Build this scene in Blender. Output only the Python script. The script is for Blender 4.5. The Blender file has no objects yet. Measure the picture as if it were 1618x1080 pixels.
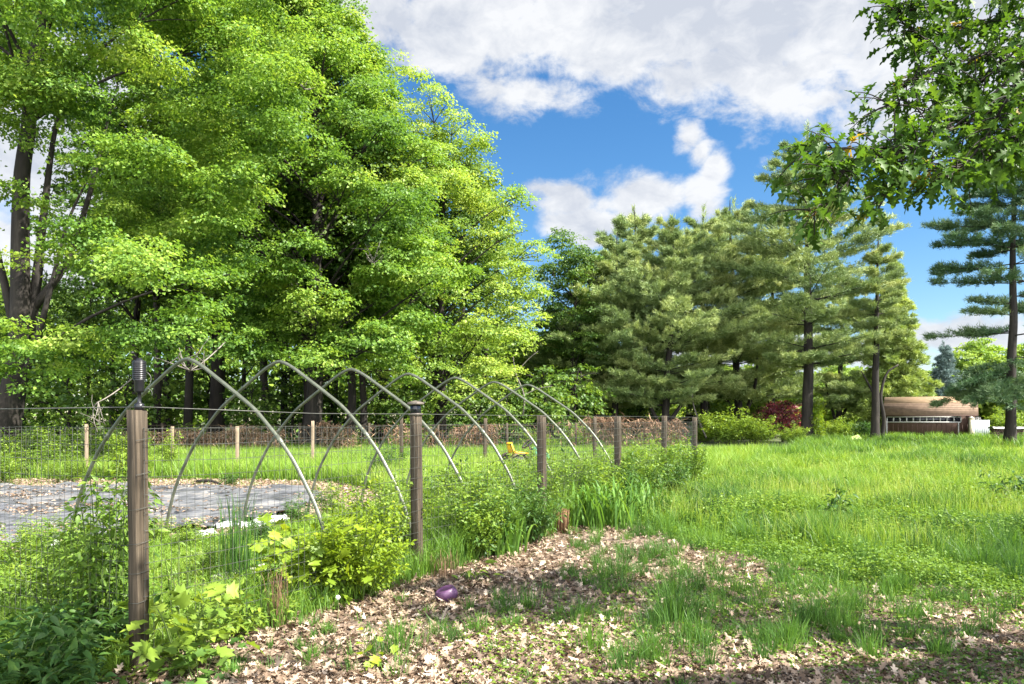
import bpy, math, random
import numpy as np

# ------------------------------------------------------------------ scene, camera, light
sc = bpy.context.scene
COL = sc.collection
F_PX, CX, CY, HORIZON = 1177.0, 809.0, 540.0, 662.0
CAM_H = 1.55
cam_data = bpy.data.cameras.new("camera")
cam = bpy.data.objects.new("camera", cam_data)
COL.objects.link(cam)
cam.location = (0, 0, CAM_H)
cam.rotation_euler = (math.pi / 2, 0, 0)          # level camera, frame shifted up: uprights stay upright
cam_data.shift_y = (HORIZON - CY) / 1618.0
cam_data.sensor_width = 36.0
cam_data.lens = 36.0 * F_PX / 1618.0
cam_data.clip_start = 0.05
cam_data.clip_end = 2000
sc.camera = cam

SUN_AZ, SUN_EL = math.radians(112), math.radians(48)      # azimuth clockwise from the view direction (+Y)
sun_data = bpy.data.lights.new("sun", 'SUN')
sun_data.energy = 5.0
sun_data.angle = math.radians(0.5)
sun_data.color = (1.0, 0.95, 0.86)
sun = bpy.data.objects.new("sun", sun_data)
COL.objects.link(sun)
SUN_DIR = np.array([math.sin(SUN_AZ) * math.cos(SUN_EL), math.cos(SUN_AZ) * math.cos(SUN_EL), math.sin(SUN_EL)])
from mathutils import Vector
sun.rotation_euler = Vector(SUN_DIR).to_track_quat('Z', 'Y').to_euler()
sun.location = (20, -5, 30)

sc.view_settings.view_transform = 'Standard'
sc.view_settings.look = 'None'
sc.view_settings.gamma = 1.0
sc.view_settings.exposure = 2.0
sc.render.engine = 'CYCLES'
sc.cycles.max_bounces = 8
sc.cycles.diffuse_bounces = 4
sc.cycles.transmission_bounces = 4
sc.cycles.transparent_max_bounces = 4
sc.cycles.sample_clamp_indirect = 6.0


def pix_dir(px, py):
    return np.array([(px - CX) / F_PX, 1.0, (HORIZON - py) / F_PX])


def W(px, py, Y):
    """world point at depth Y on the sight line of a place in the photograph"""
    d = pix_dir(px, py)
    return np.array([0, 0, CAM_H]) + d * (Y / d[1])


def G(px, py):
    d = pix_dir(px, py)
    p = np.array([0, 0, CAM_H]) + d * (-CAM_H / d[2])
    p[2] = 0
    return p


def GX(px, Y):
    """ground point at depth Y under picture column px"""
    return np.array([(px - CX) / F_PX * Y, Y, 0.0])


# ------------------------------------------------------------------ world sky with clouds
world = bpy.data.worlds.new("World")
sc.world = world
world.use_nodes = True
wn, wl = world.node_tree.nodes, world.node_tree.links
wn.clear()


def wmath(op, a, b=None, c=None, clamp=False):
    n = wn.new('ShaderNodeMath')
    n.operation = op
    n.use_clamp = clamp
    for i, v in enumerate((a, b, c)):
        if v is None:
            continue
        if isinstance(v, (int, float)):
            n.inputs[i].default_value = v
        else:
            wl.new(v, n.inputs[i])
    return n.outputs[0]


def build_sky():
    out = wn.new('ShaderNodeOutputWorld')
    bg = wn.new('ShaderNodeBackground')
    bg.inputs['Strength'].default_value = 0.13
    wl.new(bg.outputs[0], out.inputs[0])
    sky = wn.new('ShaderNodeTexSky')
    sky.sky_type = 'NISHITA'
    sky.sun_disc = False
    sky.sun_elevation = SUN_EL
    sky.sun_rotation = SUN_AZ
    sky.air_density = 1.0
    sky.dust_density = 0.3
    sky.ozone_density = 2.5
    hs = wn.new('ShaderNodeHueSaturation')
    hs.inputs['Saturation'].default_value = 1.3
    hs.inputs['Value'].default_value = 0.37
    wl.new(sky.outputs[0], hs.inputs['Color'])
    tc = wn.new('ShaderNodeTexCoord')
    sep = wn.new('ShaderNodeSeparateXYZ')
    wl.new(tc.outputs['Generated'], sep.inputs[0])
    x, y, z = sep.outputs
    az = wmath('ARCTAN2', x, y)
    el = wmath('ARCSINE', z)
    comb = wn.new('ShaderNodeCombineXYZ')
    wl.new(az, comb.inputs[0])
    wl.new(wmath('MULTIPLY', el, 1.5), comb.inputs[1])

    def noise(scale, detail, rough, off, dist=0.0):
        mp = wn.new('ShaderNodeMapping')
        mp.inputs['Location'].default_value = off
        wl.new(comb.outputs[0], mp.inputs[0])
        n = wn.new('ShaderNodeTexNoise')
        n.inputs['Scale'].default_value = scale
        n.inputs['Detail'].default_value = detail
        n.inputs['Roughness'].default_value = rough
        n.inputs['Distortion'].default_value = dist
        wl.new(mp.outputs[0], n.inputs['Vector'])
        return n.outputs['Fac']
    n1 = noise(9.0, 9.0, 0.62, (3.1, 1.7, 0), 0.3)
    n2 = noise(5.0, 6.0, 0.55, (7.3, 2.2, 1.0), 0.2)
    n3 = noise(24.0, 6.0, 0.6, (1.3, 5.2, 2.0), 0.4)
    # cloud bodies: place in the sky (given where the photograph shows them), half width, half height, weight
    bodies = [(700, 15, 230, 88, 1.1), (950, 25, 330, 100, 1.2), (1240, 50, 270, 108, 1.2), (1500, 60, 280, 150, 1.1),
              (1010, -190, 900, 190, 1.2), (850, 150, 120, 42, .62), (1300, 155, 90, 32, .72),
              (1015, 318, 84, 48, 1.0), (900, 312, 58, 30, .66), (950, 350, 95, 26, .8), (935, 376, 40, 22, .7), (1110, 315, 40, 44, .72),
              (1090, 218, 30, 30, .80), (1128, 264, 26, 36, .80), (1108, 240, 28, 28, .75), (1530, 528, 150, 28, .9), (1240, 560, 240, 40, .9),
              (60, 300, 330, 230, 1.3), (250, 480, 200, 60, .8)]
    D = None
    for (px, py, rx, ry, w) in bodies:
        d = pix_dir(px, py)
        d /= np.linalg.norm(d)
        a0, e0 = math.atan2(d[0], d[1]), math.asin(d[2])
        u = wmath('MULTIPLY', wmath('SUBTRACT', az, a0), F_PX / rx)
        v = wmath('MULTIPLY', wmath('SUBTRACT', el, e0), F_PX / ry)
        r = wmath('SQRT', wmath('ADD', wmath('MULTIPLY', u, u), wmath('MULTIPLY', v, v)))
        b = wmath('MULTIPLY', wmath('SUBTRACT', 1.0, r), w)
        D = b if D is None else wmath('MAXIMUM', D, b)
    # unseen bright cloud bank added behind the viewer as fill light
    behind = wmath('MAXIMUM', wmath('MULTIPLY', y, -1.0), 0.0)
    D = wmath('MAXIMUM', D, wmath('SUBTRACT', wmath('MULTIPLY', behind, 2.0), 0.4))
    D = wmath('MAXIMUM', D, -0.6)
    D = wmath('MINIMUM', D, 0.6)
    D = wmath('ADD', D, wmath('MULTIPLY', wmath('SUBTRACT', n1, 0.5), 2.1))
    D = wmath('ADD', D, wmath('MULTIPLY', wmath('SUBTRACT', n3, 0.5), 0.5))
    mr = wn.new('ShaderNodeMapRange')
    mr.interpolation_type = 'SMOOTHSTEP'
    mr.inputs['From Min'].default_value = -0.06
    mr.inputs['From Max'].default_value = 0.46
    wl.new(D, mr.inputs['Value'])
    ramp = wn.new('ShaderNodeValToRGB')
    ramp.color_ramp.elements[0].position = 0.42
    ramp.color_ramp.elements[0].color = (1.30, 1.38, 1.54, 1)
    ramp.color_ramp.elements[1].position = 0.585
    ramp.color_ramp.elements[1].color = (1.92, 1.94, 1.97, 1)
    # thick middles are greyer than the bright torn edges
    core = wmath('MULTIPLY', wmath('MAXIMUM', wmath('SUBTRACT', D, 0.3), 0.0), -0.07)
    wl.new(wmath('ADD', wmath('ADD', wmath('MULTIPLY', n2, .65), wmath('MULTIPLY', n3, .4)), core), ramp.inputs[0])
    mix = wn.new('ShaderNodeMix')
    mix.data_type = 'RGBA'
    wl.new(wmath('MULTIPLY', mr.outputs[0], 0.95), mix.inputs['Factor'])
    wl.new(hs.outputs[0], mix.inputs['A'])
    br = wn.new('ShaderNodeVectorMath')
    br.operation = 'SCALE'
    wl.new(ramp.outputs[0], br.inputs[0])
    wl.new(wmath('ADD', 1.0, wmath('MULTIPLY', behind, 5.5)), br.inputs['Scale'])  # added bank behind the viewer is brightened to lift the shadows
    wl.new(br.outputs[0], mix.inputs['B'])
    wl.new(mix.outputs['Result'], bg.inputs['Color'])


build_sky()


# ------------------------------------------------------------------ materials
def new_mat(name):
    m = bpy.data.materials.new(name)
    m.use_nodes = True
    m.node_tree.nodes.clear()
    return m, m.node_tree.nodes, m.node_tree.links


def ramp_node(nodes, stops):
    r = nodes.new('ShaderNodeValToRGB')
    e = r.color_ramp.elements
    while len(e) < len(stops):
        e.new(0.5)
    for el, (p, c) in zip(e, stops):
        el.position = p
        el.color = (*c, 1)
    return r


def noise_node(nodes, links, scale, detail=4, rough=.55, coord='pos', stretch=None):
    n = nodes.new('ShaderNodeTexNoise')
    n.inputs['Scale'].default_value = scale
    n.inputs['Detail'].default_value = detail
    n.inputs['Roughness'].default_value = rough
    if coord == 'pos':
        src = nodes.new('ShaderNodeNewGeometry').outputs['Position']
    else:
        src = nodes.new('ShaderNodeTexCoord').outputs['Object']
    if stretch:
        mp = nodes.new('ShaderNodeMapping')
        mp.inputs['Scale'].default_value = stretch
        links.new(src, mp.inputs[0])
        src = mp.outputs[0]
    links.new(src, n.inputs['Vector'])
    return n


def leaf_mat(name, stops, trans=.4, rough=.5, nscale=.6, namt=.35, tgain=(1.35, 1.25, .6), spec=.35):
    m, nd, lk = new_mat(name)
    at = nd.new('ShaderNodeAttribute')
    at.attribute_name = 'tint'
    ns = noise_node(nd, lk, nscale, 3)
    ma = nd.new('ShaderNodeMath')
    ma.operation = 'MULTIPLY_ADD'
    lk.new(ns.outputs['Fac'], ma.inputs[0])
    ma.inputs[1].default_value = namt
    ma.inputs[2].default_value = -namt * .5
    ad = nd.new('ShaderNodeMath')
    ad.operation = 'ADD'
    lk.new(at.outputs['Fac'], ad.inputs[0])
    lk.new(ma.outputs[0], ad.inputs[1])
    rp = ramp_node(nd, stops)
    lk.new(ad.outputs[0], rp.inputs[0])
    pb = nd.new('ShaderNodeBsdfPrincipled')
    pb.inputs['Roughness'].default_value = rough
    pb.inputs['Specular IOR Level'].default_value = spec
    lk.new(rp.outputs[0], pb.inputs['Base Color'])
    out = nd.new('ShaderNodeOutputMaterial')
    if trans > 0:
        mul = nd.new('ShaderNodeMix')
        mul.data_type = 'RGBA'
        mul.blend_type = 'MULTIPLY'
        mul.inputs['Factor'].default_value = 1
        lk.new(rp.outputs[0], mul.inputs['A'])
        mul.inputs['B'].default_value = (*tgain, 1)
        tr = nd.new('ShaderNodeBsdfTranslucent')
        lk.new(mul.outputs['Result'], tr.inputs['Color'])
        mx = nd.new('ShaderNodeMixShader')
        mx.inputs[0].default_value = trans
        lk.new(pb.outputs[0], mx.inputs[1])
        lk.new(tr.outputs[0], mx.inputs[2])
        lk.new(mx.outputs[0], out.inputs[0])
    else:
        lk.new(pb.outputs[0], out.inputs[0])
    return m


def solid_mat(name, stops, rough=.7, nscale=6, detail=5, coord='obj', stretch=None, bump=0.0, metal=0.0, spec=.4, nrough=.6):
    m, nd, lk = new_mat(name)
    ns = noise_node(nd, lk, nscale, detail, nrough, coord, stretch)
    rp = ramp_node(nd, stops)
    lk.new(ns.outputs['Fac'], rp.inputs[0])
    pb = nd.new('ShaderNodeBsdfPrincipled')
    pb.inputs['Roughness'].default_value = rough
    pb.inputs['Metallic'].default_value = metal
    pb.inputs['Specular IOR Level'].default_value = spec
    lk.new(rp.outputs[0], pb.inputs['Base Color'])
    if bump:
        bp = nd.new('ShaderNodeBump')
        bp.inputs['Strength'].default_value = bump
        bp.inputs['Distance'].default_value = 0.02
        lk.new(ns.outputs['Fac'], bp.inputs['Height'])
        lk.new(bp.outputs[0], pb.inputs['Normal'])
    out = nd.new('ShaderNodeOutputMaterial')
    lk.new(pb.outputs[0], out.inputs[0])
    return m


M = {}
M['maple'] = leaf_mat('maple_leaf', [(0, (.048, .112, .02)), (.45, (.13, .24, .034)), (.8, (.23, .34, .05)), (1, (.31, .40, .08))], .46, .5, tgain=(1.3, 1.25, .65), spec=.3)
M['ash'] = leaf_mat('ash_leaf', [(0, (.11, .205, .03)), (.5, (.235, .345, .055)), (1, (.36, .44, .09))], .48, tgain=(1.3, 1.25, .7))
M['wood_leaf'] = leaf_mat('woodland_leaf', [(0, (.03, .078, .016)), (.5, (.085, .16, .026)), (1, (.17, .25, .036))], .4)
M['pine'] = leaf_mat('pine_needles', [(0, (.05, .10, .034)), (.5, (.165, .235, .078)), (.8, (.31, .37, .12)), (1, (.43, .46, .18))], .2, .55, .35, .3, (1.2, 1.15, .7))
M['pine_dark'] = leaf_mat('dark_pine_needles', [(0, (.025, .065, .03)), (.5, (.06, .125, .05)), (1, (.15, .21, .085))], .2, .55, .35, .3, (1.2, 1.15, .7))
M['spruce'] = leaf_mat('spruce_needles', [(0, (.09, .15, .035)), (.5, (.21, .29, .07)), (1, (.36, .43, .11))], .25)
M['blue_spruce'] = leaf_mat('blue_spruce_needles', [(0, (.05, .085, .075)), (.5, (.11, .165, .15)), (1, (.2, .27, .25))], .15, .55, .5, .3, (1, 1, 1))
M['oak'] = leaf_mat('oak_leaf', [(0, (.024, .065, .012)), (.5, (.062, .13, .017)), (.9, (.115, .20, .022)), (.96, (.30, .22, .03)), (1, (.40, .24, .03))], .45, .5, 1.5, .12, spec=.2)
M['red_leaf'] = leaf_mat('red_maple_leaf', [(0, (.05, .012, .018)), (.5, (.14, .03, .04)), (1, (.30, .075, .085))], .3, tgain=(1.4, .7, .6))
M['shrub'] = leaf_mat('shrub_leaf', [(0, (.045, .105, .018)), (.5, (.125, .215, .028)), (1, (.25, .345, .042))], .42, nscale=1.5)
M['yellow_shrub'] = leaf_mat('yellow_shrub_leaf', [(0, (.09, .16, .014)), (.5, (.19, .28, .018)), (1, (.34, .40, .03))], .45, nscale=1.5)
M['dark_weed'] = leaf_mat('dark_weed_leaf', [(0, (.02, .058, .014)), (.5, (.05, .115, .022)), (1, (.12, .205, .03))], .38, nscale=2)
M['grass'] = leaf_mat('meadow_grass', [(0, (.030, .082, .020)), (.35, (.088, .188, .028)), (.65, (.17, .295, .034)), (.88, (.26, .365, .05)), (1, (.37, .41, .13))], .42, .5, .5, .4)
M['tuft'] = leaf_mat('path_grass', [(0, (.04, .10, .02)), (.5, (.095, .205, .03)), (1, (.22, .33, .05))], .38, nscale=1.2)
M['clover'] = leaf_mat('clover_leaf', [(0, (.045, .105, .018)), (.5, (.13, .225, .026)), (1, (.27, .35, .04))], .4, nscale=.8)
M['dead_vine'] = leaf_mat('dead_vine', [(0, (.05, .03, .02)), (.5, (.20, .12, .075)), (1, (.42, .30, .20))], .15, .8, .5, .4, (1, 1, 1), .1)
M['litter'] = leaf_mat('dry_oak_leaf', [(0, (.035, .022, .014)), (.35, (.125, .083, .054)), (.7, (.285, .205, .142)), (1, (.47, .38, .29))], .12, .6, 1.5, .3, (1.1, .95, .7), .3)
M['bark'] = solid_mat('bark', [(.3, (.008, .006, .005)), (.55, (.02, .016, .012)), (.75, (.05, .042, .034))], .9, 5, 6, 'pos', (1, 1, .18), .8)
M['pale_bark'] = solid_mat('pale_bark', [(.3, (.10, .085, .065)), (.55, (.22, .19, .15)), (.75, (.36, .33, .28))], .9, 5, 6, 'pos', (1, 1, .2), .7)
M['twig'] = solid_mat('twig', [(.3, (.03, .025, .016)), (.7, (.09, .08, .045))], .8, 8)
M['stem'] = solid_mat('green_stem', [(.3, (.04, .07, .015)), (.7, (.10, .15, .03))], .6, 8)
M['dead_wood'] = solid_mat('dead_wood', [(.3, (.09, .078, .065)), (.7, (.20, .18, .155))], .9, 8)
M['post'] = solid_mat('weathered_wood', [(.30, (.012, .009, .005)), (.46, (.036, .026, .015)), (.6, (.065, .048, .030)), (.74, (.115, .09, .062))], .85, 9, 8, 'obj', (5, 5, .22), .6)
M['post_pale'] = solid_mat('pale_wood', [(.28, (.10, .07, .045)), (.5, (.2, .15, .10)), (.72, (.30, .24, .17))], .85, 9, 8, 'obj', (5, 5, .22), .5)
M['wire'] = solid_mat('galvanised_wire', [(.3, (.05, .052, .045)), (.7, (.12, .12, .105))], .5, 10, metal=.4)
M['pipe'] = solid_mat('galvanised_pipe', [(.3, (.075, .082, .06)), (.55, (.125, .135, .10)), (.75, (.19, .195, .155))], .42, 7, 6, 'obj', (1, 1, 1), .1, .55)
M['black_plastic'] = solid_mat('black_plastic', [(.3, (.006, .006, .008)), (.7, (.016, .016, .018))], .35, 10)
M['dark_glass'] = solid_mat('dark_glass', [(.3, (.006, .006, .008)), (.7, (.015, .016, .02))], .1, 3)
M['cap_metal'] = solid_mat('cap_metal', [(.3, (.10, .08, .065)), (.7, (.20, .17, .14))], .5, 6, metal=.3)
M['purple'] = solid_mat('purple_rubber', [(.3, (.05, .018, .055)), (.5, (.075, .03, .078)), (.75, (.12, .06, .115))], .42, 9, 5, bump=.05)
M['white_plastic'] = solid_mat('white_plastic', [(.3, (.36, .37, .37)), (.7, (.55, .55, .54))], .45, 8, bump=.2)
M['board'] = solid_mat('grey_board', [(.3, (.17, .16, .13)), (.55, (.31, .30, .25)), (.75, (.43, .42, .36))], .85, 9, 6, 'obj', (.3, 6, 6), .3)
M['stub'] = leaf_mat('dry_stem', [(0, (.06, .032, .018)), (.5, (.12, .066, .036)), (1, (.26, .165, .09))], 0, .8, 3, .3, spec=.1)
M['yellow_seat'] = solid_mat('yellow_plastic', [(.3, (.62, .30, .015)), (.7, (.80, .42, .03))], .4, 6)
M['tractor_green'] = solid_mat('green_paint', [(.3, (.05, .17, .09)), (.7, (.10, .27, .16))], .35, 6)
M['tractor_dark'] = solid_mat('dark_frame', [(.3, (.03, .022, .018)), (.7, (.09, .065, .05))], .6, 6)
M['rubber'] = solid_mat('tyre_rubber', [(.3, (.012, .012, .012)), (.7, (.03, .03, .03))], .8, 10)
M['shed_wall'] = solid_mat('shed_siding', [(.3, (.055, .03, .022)), (.7, (.10, .056, .04))], .8, 5, 5, 'obj', (6, 1, .3))
M['shed_roof'] = solid_mat('shed_shingles', [(.3, (.10, .066, .043)), (.6, (.165, .110, .072)), (.8, (.22, .15, .10))], .85, 4, 8)
M['shed_top'] = solid_mat('shed_ridge_shingles', [(.3, (.21, .14, .08)), (.7, (.31, .215, .125))], .85, 4, 8)
M['white_paint'] = solid_mat('white_paint', [(.3, (.28, .27, .25)), (.7, (.38, .37, .35))], .6, 4)
M['cream_paint'] = solid_mat('cream_paint', [(.3, (.42, .37, .26)), (.7, (.55, .49, .36))], .6, 4)
M['fence_white'] = solid_mat('grey_white_vinyl', [(.3, (.20, .235, .225)), (.7, (.27, .30, .285))], .5, 4)
M['house_roof'] = solid_mat('house_shingles', [(.3, (.14, .12, .12)), (.7, (.24, .21, .20))], .85, 4)
M['tarp'] = solid_mat('striped_tarp', [(.42, (.05, .045, .04)), (.5, (.30, .28, .25)), (.58, (.62, .60, .56))], .6, 3.2, 3, 'obj', (3, 1, .25))
M['log'] = solid_mat('split_logs', [(.3, (.02, .012, .01)), (.6, (.08, .05, .035)), (.8, (.2, .14, .1))], .9, 5)
M['grey_tarp'] = solid_mat('grey_tarp', [(.3, (.22, .22, .21)), (.7, (.42, .41, .38))], .6, 3)
M['green_panel'] = solid_mat('pale_green_plastic', [(.3, (.30, .40, .12)), (.7, (.42, .52, .18))], .5, 3)
M['dandelion'] = solid_mat('dandelion_down', [(.3, (.6, .6, .57)), (.7, (.8, .8, .77))], .9, 20)


def ground_mat():
    m, nd, lk = new_mat('ground_soil')
    n1 = noise_node(nd, lk, .5, 6)
    n2 = noise_node(nd, lk, 14, 6)
    r1 = ramp_node(nd, [(.35, (.035, .055, .014)), (.55, (.06, .085, .02)), (.7, (.085, .08, .035))])
    r2 = ramp_node(nd, [(.3, (.4, .4, .4)), (.7, (1.25, 1.2, 1.1))])
    lk.new(n1.outputs['Fac'], r1.inputs[0])
    lk.new(n2.outputs['Fac'], r2.inputs[0])
    mx = nd.new('ShaderNodeMix')
    mx.data_type = 'RGBA'
    mx.blend_type = 'MULTIPLY'
    mx.inputs['Factor'].default_value = 1
    lk.new(r1.outputs[0], mx.inputs['A'])
    lk.new(r2.outputs[0], mx.inputs['B'])
    pb = nd.new('ShaderNodeBsdfPrincipled')
    pb.inputs['Roughness'].default_value = .95
    lk.new(mx.outputs['Result'], pb.inputs['Base Color'])
    bp = nd.new('ShaderNodeBump')
    bp.inputs['Strength'].default_value = .6
    bp.inputs['Distance'].default_value = .03
    lk.new(n2.outputs['Fac'], bp.inputs['Height'])
    lk.new(bp.outputs[0], pb.inputs['Normal'])
    out = nd.new('ShaderNodeOutputMaterial')
    lk.new(pb.outputs[0], out.inputs[0])
    return m


M['ground'] = ground_mat()
M['path'] = solid_mat('leafy_soil', [(.3, (.035, .024, .016)), (.5, (.10, .07, .048)), (.62, (.22, .16, .115)), (.75, (.36, .28, .21))], .95, 22, 8, 'pos', None, .8)
M['chips'] = solid_mat('wood_chips', [(.3, (.10, .065, .045)), (.5, (.27, .19, .14)), (.7, (.46, .35, .27))], .95, 12, 8, 'pos', None, .8)
M['fabric'] = solid_mat('weed_fabric', [(.3, (.014, .015, .018)), (.44, (.06, .062, .07)), (.56, (.14, .142, .15)), (.66, (.28, .235, .19))], .5, 1.7, 11, 'pos', (1, 3.2, 1), .9, nrough=.7)


# ------------------------------------------------------------------ mesh helpers
class MB:
    """collects vertices and faces (numpy) and links them as one mesh object"""
    def __init__(s):
        s.V, s.F, s.T, s.n = [], {}, [], 0

    def add(s, V, faces, tint=0.5):
        V = np.asarray(V, dtype=np.float64).reshape(-1, 3)
        for f in faces:
            f = np.asarray(f, dtype=np.int64)
            if f.size:
                s.F.setdefault(f.shape[1], []).append(f + s.n)
        s.V.append(V)
        t = np.asarray(tint, dtype=np.float64)
        s.T.append(np.full(len(V), float(t)) if t.ndim == 0 else t)
        s.n += len(V)
        return s

    def build(s, name, mat, parent=None, smooth=False):
        V = np.concatenate(s.V)
        T = np.concatenate(s.T)
        me = bpy.data.meshes.new(name)
        me.vertices.add(len(V))
        me.vertices.foreach_set('co', V.astype(np.float32).ravel())
        loops, starts, totals = [], [], []
        pos = 0
        for k, fl in s.F.items():
            f = np.concatenate(fl)
            loops.append(f.ravel())
            starts.append(pos + np.arange(len(f)) * k)
            totals.append(np.full(len(f), k))
            pos += f.size
        loops, starts, totals = np.concatenate(loops), np.concatenate(starts), np.concatenate(totals)
        me.loops.add(len(loops))
        me.loops.foreach_set('vertex_index', loops.astype(np.int32))
        me.polygons.add(len(starts))
        me.polygons.foreach_set('loop_start', starts.astype(np.int32))
        me.polygons.foreach_set('loop_total', totals.astype(np.int32))
        if smooth:
            me.polygons.foreach_set('use_smooth', np.ones(len(starts), dtype=bool))
        a = me.attributes.new('tint', 'FLOAT', 'POINT')
        a.data.foreach_set('value', T.astype(np.float32))
        me.update(calc_edges=True)
        me.materials.append(mat)
        o = bpy.data.objects.new(name, me)
        COL.objects.link(o)
        if parent is not None:
            o.parent = parent
        return o


def norm(v):
    v = np.asarray(v, dtype=np.float64)
    return v / (np.linalg.norm(v, axis=-1, keepdims=True) + 1e-12)


def tag(o, label=None, cat=None, group=None, kind=None):
    if label: o['label'] = label
    if cat: o['category'] = cat
    if group: o['group'] = group
    if kind: o['kind'] = kind
    return o


def thing(name, label, cat, loc=(0, 0, 0), rz=0.0, group=None):
    o = bpy.data.objects.new(name, None)
    o.empty_display_size = .2
    COL.objects.link(o)
    o.location = tuple(loc)
    o.rotation_euler = (0, 0, rz)
    return tag(o, label, cat, group)


def copy_tree(o, loc, rz, scale=1.0, label=None, group=None, sz=None):
    def rec(src, par):
        c = src.copy()
        COL.objects.link(c)
        if par is not None:
            c.parent = par
        for ch in list(src.children):
            rec(ch, c)
        return c
    r = rec(o, None)
    r.location = tuple(loc)
    r.rotation_euler = (0, 0, rz)
    r.scale = (scale, scale, sz or scale)
    if label: r['label'] = label
    if group: r['group'] = group
    return r


def box(mb, c, s, rot=0.0, tint=.5, bev=0.0):
    hx, hy, hz = s[0] / 2, s[1] / 2, s[2] / 2
    if bev > 0:
        b = bev
        prof = [(hx - b, -hy), (hx, -hy + b), (hx, hy - b), (hx - b, hy), (-hx + b, hy), (-hx, hy - b), (-hx, -hy + b), (-hx + b, -hy)]
        rings = []
        for zz, k in ((-hz, 1 - b / max(hx, b)), (-hz + b, 1), (hz - b, 1), (hz, 1 - b / max(hx, b))):
            rings += [(x * k, y * k, zz) for x, y in prof]
        V = np.array(rings)
        Fq = [[r * 8 + i, r * 8 + (i + 1) % 8, (r + 1) * 8 + (i + 1) % 8, (r + 1) * 8 + i] for r in range(3) for i in range(8)]
        F8 = [[7, 6, 5, 4, 3, 2, 1, 0], [24 + i for i in range(8)]]
        faces = [np.array(Fq), np.array(F8)]
    else:
        V = np.array([(sx * hx, sy * hy, sz * hz) for sz in (-1, 1) for sy in (-1, 1) for sx in (-1, 1)])
        faces = [np.array([[0, 2, 3, 1], [4, 5, 7, 6], [0, 1, 5, 4], [2, 6, 7, 3], [0, 4, 6, 2], [1, 3, 7, 5]])]
    cr, sr = math.cos(rot), math.sin(rot)
    V = V @ np.array([[cr, sr, 0], [-sr, cr, 0], [0, 0, 1]]) + np.asarray(c)
    mb.add(V, faces, tint)


def tube(mb, pts, rad, sides=6, tint=.5, cap=True):
    P = np.asarray(pts, dtype=np.float64)
    n = len(P)
    rad = np.full(n, rad) if np.ndim(rad) == 0 else np.asarray(rad)
    T = norm(np.gradient(P, axis=0))
    ref = np.array([0, 0, 1.0]) if abs(T[0, 2]) < .9 else np.array([1.0, 0, 0])
    U = norm(np.cross(T, ref))
    for i in range(1, n):
        u = U[i - 1] - T[i] * np.dot(U[i - 1], T[i])
        U[i] = norm(u)
    Vv = np.cross(T, U)
    a = np.linspace(0, 2 * math.pi, sides, endpoint=False)
    ring = P[:, None, :] + rad[:, None, None] * (np.cos(a)[None, :, None] * U[:, None, :] + np.sin(a)[None, :, None] * Vv[:, None, :])
    i = np.arange(n - 1)[:, None] * sides
    j = np.arange(sides)[None, :]
    j2 = (j + 1) % sides
    q = np.stack([i + j, i + j2, i + sides + j2, i + sides + j], -1).reshape(-1, 4)
    faces = [q]
    if cap:
        faces.append(np.array([list(range(sides))[::-1], [(n - 1) * sides + k for k in range(sides)]]))
    mb.add(ring.reshape(-1, 3), faces, tint)


def bez(p0, p1, p2, n=7):
    t = np.linspace(0, 1, n)[:, None]
    return (1 - t) ** 2 * np.asarray(p0) + 2 * t * (1 - t) * np.asarray(p1) + t ** 2 * np.asarray(p2)


def spline(pts, n=20):
    """Catmull-Rom through the points"""
    P = np.asarray(pts, dtype=np.float64)
    P = np.vstack([2 * P[0] - P[1], P, 2 * P[-1] - P[-2]])
    out = []
    segs = len(P) - 3
    for t in np.linspace(0, segs - 1e-6, n):
        i = int(t)
        u = t - i
        a, b, c, d = P[i:i + 4]
        out.append(.5 * (2 * b + (c - a) * u + (2 * a - 5 * b + 4 * c - d) * u * u + (3 * b - a - 3 * c + d) * u ** 3))
    return np.array(out)


def lathe(mb, prof, sides=16, c=(0, 0, 0), tint=.5):
    prof = np.asarray(prof, dtype=np.float64)
    a = np.linspace(0, 2 * math.pi, sides, endpoint=False)
    V = np.stack([prof[:, 0:1] * np.cos(a), prof[:, 0:1] * np.sin(a), np.repeat(prof[:, 1:2], sides, 1)], -1).reshape(-1, 3) + np.asarray(c)
    n = len(prof)
    i = np.arange(n - 1)[:, None] * sides
    j = np.arange(sides)[None, :]
    j2 = (j + 1) % sides
    q = np.stack([i + j, i + j2, i + sides + j2, i + sides + j], -1).reshape(-1, 4)
    mb.add(V, [q], tint)


def frames(D, N):
    D = norm(D)
    N = norm(N - D * np.sum(N * D, -1, keepdims=True))
    X = np.cross(D, N)
    return X, D, N


def kites(mb, P, D, N, L, Wd, tint, fold=.18, droop=.12):
    """one folded leaf (two triangles) at every point"""
    n = len(P)
    X, D, N = frames(D, N)
    L = np.broadcast_to(np.asarray(L, dtype=float), (n,))[:, None]
    Wd = np.broadcast_to(np.asarray(Wd, dtype=float), (n,))[:, None]
    b = P
    tip = P + D * L - N * L * droop
    mid = P + D * L * .42
    l = mid + X * Wd * .5 + N * Wd * fold
    r = mid - X * Wd * .5 + N * Wd * fold
    V = np.stack([b, r, tip, l], 1).reshape(-1, 3)
    k = np.arange(n)[:, None] * 4
    f = np.concatenate([k + np.array([[0, 1, 2]]), k + np.array([[0, 2, 3]])])
    mb.add(V, [f], np.repeat(np.broadcast_to(np.asarray(tint, dtype=float), (n,)), 4))


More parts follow.
